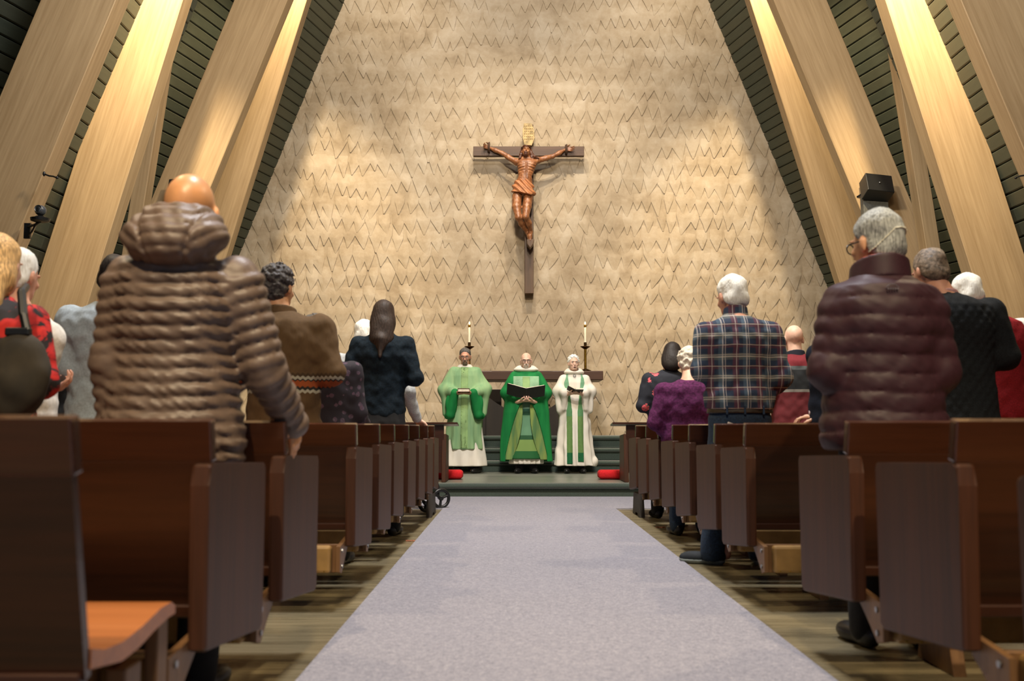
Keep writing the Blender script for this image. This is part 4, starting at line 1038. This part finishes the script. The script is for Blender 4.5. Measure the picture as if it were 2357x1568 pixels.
# ---- man in light blue shirt behind the quilted jacket
Z = 5.30; X, H = at(236, 590, Z)
Mm = Fig('dark-haired man in a light blue shirt, half hidden behind the bronze quilted jacket', X, Z, H, hdx=P(262, 640, Z).x-X, hdy=.04, sw=.20, headrot=(-.2, -.1, 0),
         arms=[[(-.19, 0, H-.34), (P(162, 860, Z).x-X, -.02, P(162, 850, Z).z), (-.05, .27, H-.6)], [(.19, 0, H-.34), (.25, 0, H-.59), (.09, .26, H-.6)]])
Mm.body(SKIN['tan']); Mm.hair('short', HAIR['dark'], h=.008)
Mm.top('light_blue_shirt', weave('light_blue_chambray', (172, 184, 194), 90, .06, .2), g=.024, hem=Mm.hip-.12, r=(.078, .066, .052), wrinkle=.006, seed=7, h=.010)
Mm.trousers(M['blacktrouser'], h=.02); Mm.shoes(M['shoe'], h=.014)

# ---- blonde woman at the left edge, red patterned top, dark shoulder bag
Z = 3.86; X, H = at(-38, 540, Z)
N = Fig('blonde woman cut by the left picture edge in a red and black patterned top', X, Z, H, hdx=P(-14, 590, Z).x-X, hdy=.04, sw=.18, headrot=(-.1, -.1, 0))
N.body(SKIN['light'], h=.014); N.hair('long', HAIR['blond'], h=.009, seed=1)
g = NG('red_black_print'); nf = g.noise(g.coord((1, 1, 1.2)), 7, 3, .6, 1.5)
redprint = g.done(g.ramp(nf, [(.46, (20, 10, 12)), (.52, (176, 22, 20)), (.66, (206, 40, 30))]), .8)
N.top('red_patterned_top', redprint, g=.024, hem=.72, wrinkle=.005, h=.012); N.trousers(M['blacktrouser'], h=.022); N.shoes(M['shoe'], h=.016)
bp = P(42, 850, 3.60)
bag = thing('shoulder_bag', 'dark olive shoulder bag hanging on the back of the blonde woman at the left edge', 'bag', (bp.x, 3.60, bp.z))
sdf_obj('bag_body', lambda p: smin([ell((0, 0, -.01), (.115, .06, .145)), ell((-.02, .01, -.10), (.09, .055, .09))], .06)(p)+.005*wob(p, 30), (-.2, -.15, -.26), (.2, .15, .2), .009, plain('dark_olive_nylon', (44, 38, 28), .85, var=.25, scale=10), bag)
MB().path([(.03, .0, .12), (0, .02, .20), (-.03, .06, .29), (-.05, .13, .32)], .016, 8).build('strap', M['black'], bag)
MB().box((.0, -.01, .135), (.09, .03, .03), bev=.006).build('buckle_flap', M['black'], bag)

# ---- white-haired man in white behind her, holding a paper; dark-clad man further on
Z = 4.45; X, H = at(28, 575, Z)
O = Fig('white-haired person in a white shirt behind the blonde woman, arm out with a folded paper', X, Z, H, hdx=P(36, 610, Z).x-X, hdy=.03, sw=.17, headrot=(-.2, -.2, 0),
        arms=[[(-.17, 0, H-.34), (-.2, 0, H-.6), (-.09, .24, H-.6)], [(.15, 0, H-.40), (P(80, 890, Z).x-X, 0, P(80, 868, Z).z), (P(92, 895, Z+.2).x-X, .2, P(94, 896, Z+.2).z)]])
O.hands = [hand(O.arms[1][2], (.9, .3, .1), (0, .2, 1), 1, .7, 1.05)]
O.body(SKIN['ruddy'], h=.0095); O.hair('short', HAIR['white'], seed=3, h=.009)
O.top('white_shirt', wshirt, g=.020, hem=.80, r=(.070, .056, .042), wrinkle=.006, h=.011, cuff=.85); O.trousers(M['khaki'], h=.02); O.shoes(M['shoe'], h=.016)
pp = P(103, 862, 4.68)
tag(MB().box((0, 0, 0), (.075, .12, .004), rot=Matrix.Rotation(.5, 4, 'Y') @ Matrix.Rotation(.5, 4, 'X')).build('folded_paper', plain('white_paper', (232, 230, 226), .8, var=.02), loc=pp), 'folded white paper in the hand at the far left', 'paper')
Z = 7.74; X, H = at(132, 748, Z)
Q = Fig('man in dark clothes far left, between the white shirt and the light blue shirt', X, Z, H, hdx=P(92, 810, Z).x-X, hdy=.05, sw=.20, headrot=(-.2, -.5, 0))
Q.hc = (P(96, 808, Z).x-X, .05, P(96, 812, Z).z); Q.H = H; Q.S = P(120, 838, Z).z-.02
Q.arms = [[(-.19, 0, Q.S-.03), (-.24, -.02, Q.S-.3), (-.09, .26, Q.S-.26)], [(.19, 0, Q.S-.03), (.24, -.02, Q.S-.3), (.09, .26, Q.S-.26)]]
Q.body(SKIN['ruddy'], h=.013); Q.hair('short', HAIR['brown'], h=.009)
Q.top('dark_jacket', weave('charcoal_cloth', (32, 34, 36), 80), g=.028, hem=.70, wrinkle=.004, h=.014); Q.trousers(M['blacktrouser'], h=.022); Q.shoes(M['shoe'], h=.016)

# ---- person in navy mostly hidden by the burgundy coat, left hand on the pew
Z = 5.36; X = P(1945, 985, Z).x; H = 1.55
S_ = Fig('person in navy almost hidden behind the burgundy coat, holding a tissue', X, Z, H, sw=.15, headrot=(-.3, 0, 0),
         arms=[[(-.14, 0, H-.34), (P(1893, 890, Z).x-X, 0, P(1893, 885, Z).z), (P(1890, 962, Z+.02).x-X, .02, P(1890, 962, Z).z)], [(.14, 0, H-.34), (.18, 0, H-.6), (.08, .2, H-.6)]])
S_.hands = [hand(S_.arms[0][2], (-.85, .3, .1), (.2, 0, -1), 1, .5, .9)]
S_.body(SKIN['light'], h=.009); S_.hair('short', HAIR['salt'], h=.009)
S_.top('navy_top', weave('navy_cloth', (22, 28, 42), 90), g=.022, hem=.72, r=(.062, .052, .042), h=.012); S_.trousers(M['blacktrouser'], h=.022); S_.shoes(M['shoe'], h=.016)
pp = P(1873, 948, 5.37)
f = lambda p: ell((0, 0, 0), (.026, .015, .030))(p)+.006*wob(p, 120)
tag(sdf_obj('tissue', f, (-.05, -.05, -.05), (.05, .05, .05), .004, plain('pink_white_tissue', (224, 200, 206), .9, var=.05), loc=pp), 'crumpled pale pink tissue in the hand beside the burgundy coat', 'tissue')

# ------------------------------------------------------------------ three robed people facing the aisle
def robe_mat(name, c1, c2, sc=3.0):
    g = NG(name); f = g.noise(g.coord((3, 3, .5)), sc, 2); n = g.noise(g.coord(), 140, 2); c = g.ramp(f, [(.35, c1), (.65, c2)]); g.bump(n, .15, .002); return g.done(c, .75, spec=.25)
M['alb'] = robe_mat('white_alb_cloth', (222, 214, 200), (236, 230, 220)); M['mint'] = robe_mat('pale_green_vestment', (122, 160, 118), (146, 178, 130), 4.0)
M['emerald'] = robe_mat('emerald_green_cloth', (18, 110, 56), (28, 132, 66)); M['forest'] = robe_mat('forest_green_cloth', (24, 92, 48), (36, 118, 58))
M['sage'] = robe_mat('sage_silk_lining', (98, 136, 88), (140, 160, 88), 5.0)
def fold(n, a, z0=1.0, ph=0.0):
    return lambda t, z: a*np.sin(n*t+ph+1.5*np.sin(z*3))*np.clip((z0-z)/.8, 0.05, 1.0)
def folded_loft(keys, n, a, z0, ph=0.0, e=2.1): return loft(keys, e, fold=fold(n, a, z0, ph))
def hands_front(fig, wx, wy, wz, curl=.35, tilt=.0):
    fig.arms = [[(-.17, 0, fig.S-.06), (-.27, .02, wz-.03), (-wx, wy-.03, wz)], [(.17, 0, fig.S-.06), (.27, .02, wz-.03), (wx, wy-.03, wz)]]
    fig.hands = [hand((-wx, wy-.03, wz), (.75, .55, .05), (0.1, -.1, 1), -1, curl), hand((wx, wy-.03, wz), (-.75, .55, .05), (-.1, -.1, 1), 1, curl)]
def wide_sleeve(sx, S, el, wr, droop, r=(.085, .105, .070)):
    return smin([cone((sx*.155, 0, S-.07), (sx*el[0], el[1], el[2]), r[0], r[1]), cone((sx*el[0], el[1], el[2]), (sx*wr[0], wr[1], wr[2]), r[1]*.9, r[2]),
                 cone((sx*(el[0]-.01), el[1]+.02, el[2]), (sx*droop[0], droop[1], droop[2]), r[1]*.85, .055), cone((sx*wr[0], wr[1]-.02, wr[2]), (sx*(droop[0]-.05), droop[1]+.05, droop[2]+.03), .05, .04)], .05)
Z = 14.62; zz = lambda y: P(1200, y, Z).z-ZP; m_ = lambda d: d*Z/FPX
def book(name, label, X, Y, Z_, w, h, t, cover, open_=False, tilt=0.5, roll=0.0, spread=.25):
    r = thing(name, label, 'book', (X, Y, Z_)); r.rotation_euler = (tilt, roll, 0)
    if not open_:
        MB().box((0, 0, 0), (w, h, .006), bev=.001).build('back_cover', cover, r); MB().box((0, 0, t), (w, h, .006), bev=.001).build('front_cover', cover, r)
        MB().box((0, .004, t/2), (w-.012, h-.01, t-.006)).build('page_block', mpage, r); MB().box((-w/2+.003, 0, t/2), (.006, h, t+.006), bev=.002).build('spine', cover, r)
    else:
        for s in (-1, 1):
            R = Matrix.Rotation(-s*spread, 4, 'Y')
            MB().box((s*w/2, 0, -t/2), (w, h, .006), rot=None, bev=.001).build('cover', cover, r).rotation_euler = (0, -s*spread, 0)
            MB().box((s*(w/2-.004), 0, .001), (w-.014, h-.014, t-.004), bev=.002).build('page_block', mpage, r).rotation_euler = (0, -s*spread, 0)
        MB().tube((0, -h/2, -t/2), (0, h/2, -t/2), .008).build('spine', cover, r)
    return r

def clergy(label, cx, top, headx, **k):
    X = P(cx, 985, Z).x; H = zz(top); f = Fig(label, X, Z, H, hdx=-(P(headx, 830, Z).x-X), hdy=.045, sw=.19, face=math.pi, z0=ZP, **k); return f, X, H
# left: pale green dalmatic over white alb
f1, X, H = clergy('grey-bearded man in glasses and pale green vestment with dark green sleeve linings', 1070, 803, 1071, headrot=(-.20, 0, 0), hsc=1.03)
S = f1.S; wz = zz(908); hands_front(f1, .10, .30, wz)
f1.body(SKIN['ruddy'], h=.0075); f1.hair('short', HAIR['salt'], h=.006, seed=3); face_bits(f1, (60, 52, 46), plain('greying_beard', (112, 96, 84), .8, var=.4, scale=80)); glasses(f1, plain('dark_glasses', (34, 26, 24), .4))
sdf_obj('alb', (lambda T: lambda p: smax2(T(p), p[:, 2]-S-.05, .02))(folded_loft([(zz(1073), 0, 0, .32, .20), (zz(1030), 0, 0, .28, .18), (zz(960), 0, 0, .23, .15), (S-.1, 0, 0, .17, .12), (S+.02, 0, 0, .11, .08), (S+.065, 0, .01, .075, .07)], 7, .05, 1.0)), (-.42, -.32, .04), (.42, .34, S+.12), .011, M['alb'], f1.root)
T = folded_loft([(zz(1034), 0, .0, .265, .205), (zz(980), 0, .01, .262, .19), (zz(900), 0, .01, .235, .165), (S-.12, 0, 0, .205, .14), (S-.05, 0, 0, .175, .115), (S, 0, 0, .12, .09), (S+.018, 0, 0, .095, .075)], 10, .075, 1.15, 1.0)
sl = [wide_sleeve(sx, S, (.285, .03, zz(898)), (.165, .22, zz(905)), (.265, .07, zz(952))) for sx in (-1, 1)]
def dal(p):
    d = T(p)
    for a in sl: d = smin2(d, a(p), .04)
    return d+.005*np.sin(p[:, 0]*30+3*np.sin(p[:, 2]*8))*(np.abs(p[:, 0]) > .15)
sdf_obj('green_vestment', dal, (-.46, -.34, zz(1036)-.02), (.46, .42, S+.1), .0095, M['mint'], f1.root)
for sx in (-1, 1):
    lf = smin([cone((sx*.135, .262, zz(906)), (sx*.20, .19, zz(955)), .062, .060), cone((sx*.20, .19, zz(955)), (sx*.245, .13, zz(958)), .055, .05), ell((sx*.19, .20, zz(930)), (.085, .05, .15))], .04)
    sdf_obj('sleeve_lining', lf, (sx*.19-.2, -.02, zz(985)-.05), (sx*.19+.2, .42, zz(880)), .009, M['emerald'], f1.root)
gsh = lambda xc, w, zlo, zhi, T=T: (lambda p: np.maximum(np.maximum(np.abs(T(p))-.005, np.abs(p[:, 0]-xc)-w), np.maximum(np.maximum(zlo-p[:, 2], p[:, 2]-zhi), -p[:, 1])))
sdf_obj('vestment_stripe', gsh(0, .055, zz(1032), zz(846)), (-.12, 0, zz(1036)), (.12, .3, S+.05), .008, plain('yellow_green_stripe', (136, 168, 110), .75, var=.12, scale=6), f1.root)
f1.shoes(M['shoe'], feet=[(-.20, .0), (.13, 0)], ang=(-.5, .3), h=.010)
f1.trousers(M['blacktrouser'], h=.02)
book('hymn_book', 'thick dark red book held by the bearded man in pale green', X, Z-.36, zz(908)+ZP+.015, .17, .13, .045, mbook, tilt=-.15)

# centre: emerald chasuble, white hood, open black folder
f2, X, H = clergy('bald man in glasses and emerald green vestment with a white hood, holding an open folder', 1211, 813, 1211, headrot=(-.08, 0, 0), hsc=1.03)
S = f2.S; hands_front(f2, .085, .33, zz(925), .5)
f2.body(SKIN['pale'], h=.0075); face_bits(f2, (150, 130, 115), plain('short_white_beard', (196, 180, 168), .8, var=.15)); glasses(f2, plain('thin_dark_glasses', (60, 50, 46), .4))
sdf_obj('alb', folded_loft([(zz(1068), 0, 0, .25, .17), (zz(1040), 0, 0, .24, .17), (zz(960), 0, 0, .21, .14), (S-.1, 0, 0, .16, .11), (S+.02, 0, 0, .11, .08)], 16, .05, 1.3), (-.38, -.28, .04), (.38, .30, S+.08), .010, M['alb'], f2.root)
T2 = folded_loft([(zz(1056), 0, .01, .275, .20), (zz(990), 0, .01, .225, .175), (zz(930), 0, .01, .20, .155), (S-.10, 0, 0, .175, .125), (S, 0, 0, .12, .09)], 5, .03, 1.1)
g = NG('banded_green_panel'); zc = g.sep(g.tc.outputs['Object'])[2]
b = [(0, (30, 100, 50)), (zz(1038), (128, 158, 84)), (zz(1013), (34, 84, 48)), (zz(1003), (100, 146, 112)), (zz(957), (30, 84, 60)), (zz(951), (82, 140, 116)), (zz(944), (30, 90, 66)), (zz(942), (132, 168, 136))]
c_ = g.ramp(g.math('MULTIPLY', zc, .5), [(a*.5, q) for a, q in b], 'CONSTANT'); bandm = g.done(c_, .75)
sdf_obj('banded_tunic', T2, (-.36, -.26, zz(1058)-.03), (.36, .30, S+.05), .010, bandm, f2.root)
K2 = [(zz(1062), 0, -.02, .40, .25), (zz(1000), 0, 0, .375, .25), (zz(950), 0, .02, .345, .25), (zz(905), 0, .03, .30, .22), (zz(880), 0, .01, .265, .17), (S-.07, 0, 0, .215, .135), (S-.02, 0, 0, .16, .11), (S+.02, 0, 0, .10, .08)]
C2 = folded_loft(K2, 8, .06, 1.2, .6)
arm2 = [smin([cone((sx*.16, 0, S-.07), (sx*.28, .04, zz(905)), .085, .095), cone((sx*.28, .04, zz(905)), (sx*.16, .25, zz(912)), .09, .07)], .04) for sx in (-1, 1)]
def opening(p, e=0.0):
    w = .06+.24*np.clip((zz(930)-p[:, 2])/(zz(930)-zz(1048)), 0, 1)**.65
    w = np.where(p[:, 2] > zz(926), -.2, w+e); return np.maximum(np.abs(p[:, 0])-w, -(p[:, 1]-.0))
def chas(p):
    d = C2(p)
    for a in arm2: d = smin2(d, a(p), .05)
    inner = C2(p)+.022
    hollow = np.maximum(inner, p[:, 2]-zz(935))
    d = smax2(d, -hollow, .008)
    return smax2(d, -opening(p), .008)
sdf_obj('green_chasuble', chas, (-.50, -.38, zz(1066)-.03), (.50, .42, S+.08), .0095, M['emerald'], f2.root)
def lining(p):
    shell = np.abs(C2(p)+.034)-.010
    w = .05+.15*np.clip((zz(930)-p[:, 2])/(zz(930)-zz(1055)), 0, 1)**2.4; op = np.abs(p[:, 0])-w
    return np.maximum(np.maximum(np.maximum(shell, -op), p[:, 2]-zz(932)), np.maximum(-p[:, 1]+.02, np.abs(p[:, 0])-.33))
sdf_obj('silk_lining', lining, (-.40, -.05, zz(1062)), (.40, .34, zz(925)), .0095, M['sage'], f2.root)
sdf_obj('chest_panel', lambda p: np.maximum(np.maximum(np.abs(chas(p))-.005, np.abs(p[:, 0])-.19), np.maximum(np.maximum(zz(915)-p[:, 2], p[:, 2]-zz(867)), -p[:, 1]+.04)), (-.22, 0, zz(918)), (.22, .3, zz(860)), .0075, plain('mint_chest_panel', (136, 176, 140), .75, var=.12, scale=5), f2.root)
sdf_obj('chest_stripe', lambda p: np.maximum(np.maximum(np.abs(chas(p))-.008, np.abs(p[:, 0])-.055), np.maximum(np.maximum(zz(915)-p[:, 2], p[:, 2]-zz(868)), -p[:, 1]+.04)), (-.1, 0, zz(918)), (.1, .3, zz(860)), .0075, plain('yellow_green_stripe', (136, 168, 110), .75), f2.root)
def whood(fig, S, w=.165, top=.065, mat=M['alb']):
    def f(p):
        q = p-np.array((0, -.01, S+.034), np.float32)
        d = smin([ell((0, 0, 0), (w, .13, .050)), ell((0, -.03, .030), (w*.80, .10, .048))], .03)(q)
        hole = ell((0, .045, .06), (.068, .085, .095))(q); return smax2(d, -hole, .012)
    return sdf_obj('white_hood', f, (-w-.05, -.22, S-.10), (w+.05, .20, S+.16), .008, mat, fig.root)
whood(f2, S, .185); f2.collar('clerical_collar', M['black'], r=.068, z0=-.015, z1=.035, t=.006)
f2.shoes(M['shoe'], h=.010, ang=(.25, -.25)); f2.trousers(M['blacktrouser'], h=.02)
fo = book('open_folder', 'large open black folder held by the bald man in emerald green', X-.01, Z-.42, zz(908)+ZP, .285, .20, .022, M['black'], True, tilt=-.85, roll=.05, spread=.34)

# right: white alb with green stole
f3, X, H = clergy('person with curly white hair in a white robe and green stole, reading a small book', 1322, 819, 1320, headrot=(.0, .1, 0), hsc=.97)
S = f3.S; hands_front(f3, .085, .28, zz(908), .5)
f3.body(SKIN['pale'], h=.0075); f3.hair('curly', HAIR['white'], h=.006, seed=8); face_bits(f3, (190, 180, 170))
T3 = folded_loft([(zz(1072), 0, 0, .285, .20), (zz(1000), 0, 0, .245, .17), (zz(930), 0, 0, .205, .145), (S-.12, 0, 0, .185, .125), (S-.05, 0, 0, .155, .105), (S, 0, 0, .11, .085), (S+.03, 0, 0, .08, .07)], 11, .085, 1.15)
sl3 = [wide_sleeve(sx, S, (.225, .02, zz(902)), (.145, .20, zz(905)), (.21, .08, zz(945)), (.075, .092, .060)) for sx in (-1, 1)]
def alb3(p):
    d = T3(p)
    for a in sl3: d = smin2(d, a(p), .04)
    d = smin2(d, ell((-.30, -.02, zz(1063)), (.045, .06, .055))(p), .05)
    return d+.004*np.sin(p[:, 0]*36+3*np.sin(p[:, 2]*9))*(np.abs(p[:, 0]) > .13)
sdf_obj('white_robe', alb3, (-.42, -.32, zz(1074)-.03), (.42, .40, S+.1), .0095, M['alb'], f3.root)
stole = bands_mat('green_stole_cloth', [(0, (24, 108, 62)), (zz(1042), (112, 150, 84)), (zz(960), (96, 150, 100)), (zz(905), (124, 176, 140))])
for sx in (-1, 1):
    def stf(p, sx=sx):
        xc = sx*(.135-.055*np.clip((zz(870)-p[:, 2])/.5, 0, 1)); end = zz(1068) if sx > 0 else zz(1063)
        return np.maximum(np.maximum(np.abs(T3(p)-.004)-.007, np.abs(p[:, 0]-xc)-.042), np.maximum(end-p[:, 2], -p[:, 1]+.0))
    sdf_obj('stole', stf, (sx*.12-.16, -.02, zz(1072)-.02), (sx*.12+.16, .32, S+.06), .0075, stole, f3.root)
whood(f3, S, .15); MB().torus((0, .115, S-.02), .018, .004, 'Y', 16, 6).build('brooch', M['steel'], f3.root)
f3.shoes(M['shoe'], h=.010); f3.trousers(M['blacktrouser'], h=.02)
book('prayer_book', 'small open dark book held by the white-robed person', X-.01, Z-.34, zz(905)+ZP+.025, .115, .15, .028, plain('black_book_cloth', (40, 24, 28), .5), True, tilt=-.35, roll=.25, spread=.25)

# ------------------------------------------------------------------ carved crucifix on the back wall
YC = 17.12
cr = thing('crucifix', 'large wooden crucifix with a carved brown figure on the plaster wall', 'crucifix', (P(1216, 346, YC).x, YC, 0))
cx_ = cr.location.x
q = lambda a, b, dy=0.0: (P(a, b, YC+dy).x-cx_, dy, P(a, b, YC+dy).z)
crossw = wood('dark_cross_timber', (64, 44, 28), (98, 70, 44), .55, 2, 30); crossh = wood('dark_cross_timber_across', (58, 38, 24), (88, 60, 38), .55, 0, 30)
a = q(1217, 283); b = q(1219, 674)
MB().box(((a[0]+b[0])/2, 0.205, (a[2]+b[2])/2), (.155, .25, a[2]-b[2]), bev=.006).build('vertical_beam', crossw, cr)
a = q(1089, 346); b = q(1345, 346)
MB().box(((a[0]+b[0])/2, 0.10, a[2]), (b[0]-a[0], .10, .172), bev=.006).build('horizontal_beam', crossh, cr)
pl = [q(*t) for t in ((1206, 284), (1224, 285), (1229, 298), (1231, 318), (1224, 336), (1215, 334), (1207, 334), (1203, 318), (1203, 298))]
MB().prism([(t[0], t[2]) for t in pl], -.02, .04, 'Y', bev=.006).build('inscription_plaque', plain('cream_gilt_plaque', (168, 146, 104), .8, var=.2, scale=16), cr)
ink = plain('faded_brown_ink', (132, 104, 58), .8); m = MB()
for i, yy in enumerate((291, 297, 303, 309, 315, 321)):
    for j in range(5): t = q(1208+4.2*j, yy); m.box((t[0], -.022, t[2]), (.018+.006*((i*j) % 2), .004, .012))
o = m.build('faded_writing', ink, cr); o['kind'] = 'stuff'
hc3 = q(1211, 349, -.12); R3 = rotm(.35, .0, 0)@np.array(Matrix.Rotation(math.pi, 3, 'Z'), np.float32)
R3 = np.array((Matrix.Rotation(math.radians(8), 3, 'Y') @ Matrix.Rotation(math.radians(-14), 3, 'X') @ Matrix.Rotation(math.pi, 3, 'Z')), np.float32)
hd = head_fn(hc3, R3, .95)
def lim(pts, rs, k=.02): return smin([cone(pts[i], pts[i+1], rs[i], rs[i+1]) for i in range(len(pts)-1)], k)
aL = lim([q(1190, 374, -.05), q(1170, 362, -.04), q(1157, 353.5, -.02), q(1140, 346, .0), q(1127, 341, .02)], [.052, .046, .036, .038, .024])
aR = lim([q(1238, 369, -.05), q(1258, 364, -.04), q(1273, 360, -.02), q(1288, 352, .0), q(1300, 345, .02)], [.052, .046, .036, .038, .024])
tor = loft([(q(0, 443)[2], q(1204, 0)[0], -.10, .150, .100), (q(0, 430)[2], q(1204, 0)[0], -.10, .160, .100), (q(0, 411)[2], q(1208, 0)[0], -.12, .118, .085), (q(0, 392)[2], q(1211, 0)[0], -.11, .150, .100), (q(0, 377)[2], q(1213, 0)[0], -.09, .185, .110), (q(0, 368)[2], q(1213, 0)[0], -.07, .150, .08), (q(0, 362)[2], q(1212, 0)[0], -.07, .06, .06)], 2.2)
lL = lim([q(1190, 452, -.12), q(1189, 476, -.22), q(1193, 500, -.30)], [.085, .078, .056]); lR = lim([q(1216, 452, -.12), q(1213, 476, -.22), q(1210, 499, -.32)], [.085, .078, .056])
sL = lim([q(1193, 500, -.30), q(1200, 515, -.20), q(1214, 536, -.04)], [.052, .050, .030]); sR = lim([q(1210, 499, -.32), q(1217, 514, -.22), q(1222, 534, -.08)], [.054, .054, .031])
fL = lim([q(1214, 536, -.04), q(1217, 544, -.12), q(1219, 552, -.15)], [.032, .034, .024]); fR = lim([q(1222, 534, -.08), q(1220, 543, -.16), q(1221, 553, -.18)], [.032, .036, .024])
core = smin([tor, aL, aR, lL, lR, sL, sR, fL, fR, cone(q(1212, 356, -.11), q(1213, 370, -.08), .052, .060), ell(q(1203, 381, -.155), (.075, .045, .060)), ell(q(1223, 380, -.155), (.075, .045, .060)), ell(q(1190, 373, -.06), (.065, .06, .06)), ell(q(1236, 369, -.06), (.065, .06, .06))], .03)
hands3 = [hand(q(1127, 341, .02), (-.9, -.3, .25), (.0, -1, .1), 1, .75, 1.0), hand(q(1301, 344, .02), (.95, -.2, -.02), (.0, -1, .1), -1, .25, 1.0)]
def corpus(p):
    d = core(p); x = p[:, 0]-q(1211, 0)[0]; z_ = p[:, 2]
    z395 = q(0, 392)[2]; front = (p[:, 1] < -.10)
    rib = .006*np.sin((z_-z395)*130+np.abs(x)*30)*np.exp(-((z_-z395)/.09)**2)*(np.abs(x) > .03)*front
    mid = .010*np.exp(-(x/.012)**2)*np.exp(-((z_-z395)/.16)**2)*front
    d = d+rib+mid+.0025*wob(p, 70, 2)
    d = smin2(d, hd(p), .012)
    for g in hands3: d = smin2(d, g(p), .012)
    return d
lo = q(1100, 560); hi = q(1330, 325)
carved = NG('carved_limewood'); f = carved.noise(carved.coord((2, 2, .6)), 9, 4, .6); cc = carved.ramp(f, [(.3, (104, 62, 36)), (.55, (144, 92, 56)), (.75, (172, 122, 80))]); carved.bump(carved.noise(carved.coord(), 60, 3), .3, .004)
M['carved'] = carved.done(cc, .42)
sdf_obj('carved_figure', corpus, (lo[0]-.1, -.48, lo[2]-.1), (hi[0]+.1, .12, hi[2]+.05), .0085, M['carved'], cr)
zc0 = q(0, 436)[2]
cl = loft([(q(0, 455)[2], q(1205, 0)[0], -.14, .205, .150), (q(0, 448)[2], q(1204, 0)[0], -.13, .195, .140), (q(0, 432)[2], q(1203, 0)[0], -.11, .172, .118), (q(0, 420)[2], q(1202, 0)[0], -.11, .140, .105)], 2.1)
def cloth(p):
    x = p[:, 0]-q(1203, 0)[0]; z_ = p[:, 2]-zc0
    d = cl(p)-.004+.013*np.sin(55*(z_+.55*x)+4*np.sin(x*9))*(p[:, 1] < 0)
    return smax2(smax2(d, (z_-.13-.55*(x+.1)*(x < .2))*.8 - .04*(x > .1)*x, .01), -(z_+.125+.25*x), .01)
sdf_obj('loincloth', cloth, (q(1170, 0)[0]-.1, -.42, q(0, 462)[2]-.1), (q(1235, 0)[0]+.1, .1, q(0, 410)[2]+.1), .0085, plain('carved_cloth_wood', (166, 108, 68), .5, var=.15, scale=10, bump=.3), cr)
hf3 = hair_fn(hc3, R3, 'short', .98)
hx = [lim([q(1202, 345, -.10), q(1199, 356, -.10), q(1197, 364, -.13), q(1194, 368, -.13)], [.028, .026, .022, .010]), lim([q(1220, 345, -.10), q(1224, 356, -.12), q(1230, 361, -.14), q(1240, 364, -.13)], [.028, .030, .022, .010]), lim([q(1221, 350, -.08), q(1223, 362, -.13), q(1229, 369, -.14)], [.026, .022, .010])]
sdf_obj('carved_hair', lambda p: smin([hf3]+hx, .015)(p)+.004*wob(p, 120, 1), (hc3[0]-.25, -.35, hc3[2]-.25), (hc3[0]+.30, .10, hc3[2]+.2), .0075, plain('dark_carved_hair', (74, 40, 24), .5, var=.3, scale=50, bump=.4), cr)
def bd(p):
    u = (p-np.array(hc3, np.float32))@R3; ring = np.maximum(np.maximum(np.abs(u[:, 0])-.036, np.abs(u[:, 2]+.088)-.040), -(u[:, 1]-.03)); return smax2(hd(p)-.010, ring, .004)
sdf_obj('carved_beard', bd, (hc3[0]-.2, -.35, hc3[2]-.2), (hc3[0]+.2, .10, hc3[2]+.15), .006, plain('dark_carved_hair', (74, 40, 24)), cr)
m = MB(); v0 = Vector(hc3)+Vector((0, 0, .06))
Rt = Matrix.Rotation(math.radians(-14), 4, 'X'); pts = [Vector(hc3)+Rt@Vector((.082*math.cos(t*math.pi/9), .098*math.sin(t*math.pi/9), .062+.008*math.sin(t*2.2))) for t in range(19)]
m.path(pts, .010, 6); m.path([p_+Vector((0, 0, .010*math.sin(i*2.9))) for i, p_ in enumerate(pts)], .007, 6); m.build('thorn_crown', plain('dark_carved_hair', (74, 40, 24)), cr)
for (a_, b_) in ((1124, 339), (1302, 344)):
    c0 = Vector(q(a_, b_, .0)); MB().torus(c0, .055, .013, 'X', 18, 6, 1.3).torus(c0+Vector((.02, 0, 0)), .058, .011, 'X', 18, 6, 1.4).build('wrist_rope', plain('dark_rope', (66, 44, 28), .8), cr, smooth=True)
a = q(1220, 552, -.05); MB().prism([(a[0]-.06, a[2]-.02), (a[0]+.07, a[2]-.02), (a[0]+.05, a[2]-.10), (a[0], a[2]-.17), (a[0]-.05, a[2]-.10)], -.20, .10, 'Y', bev=.006).build('foot_rest', crossw, cr)
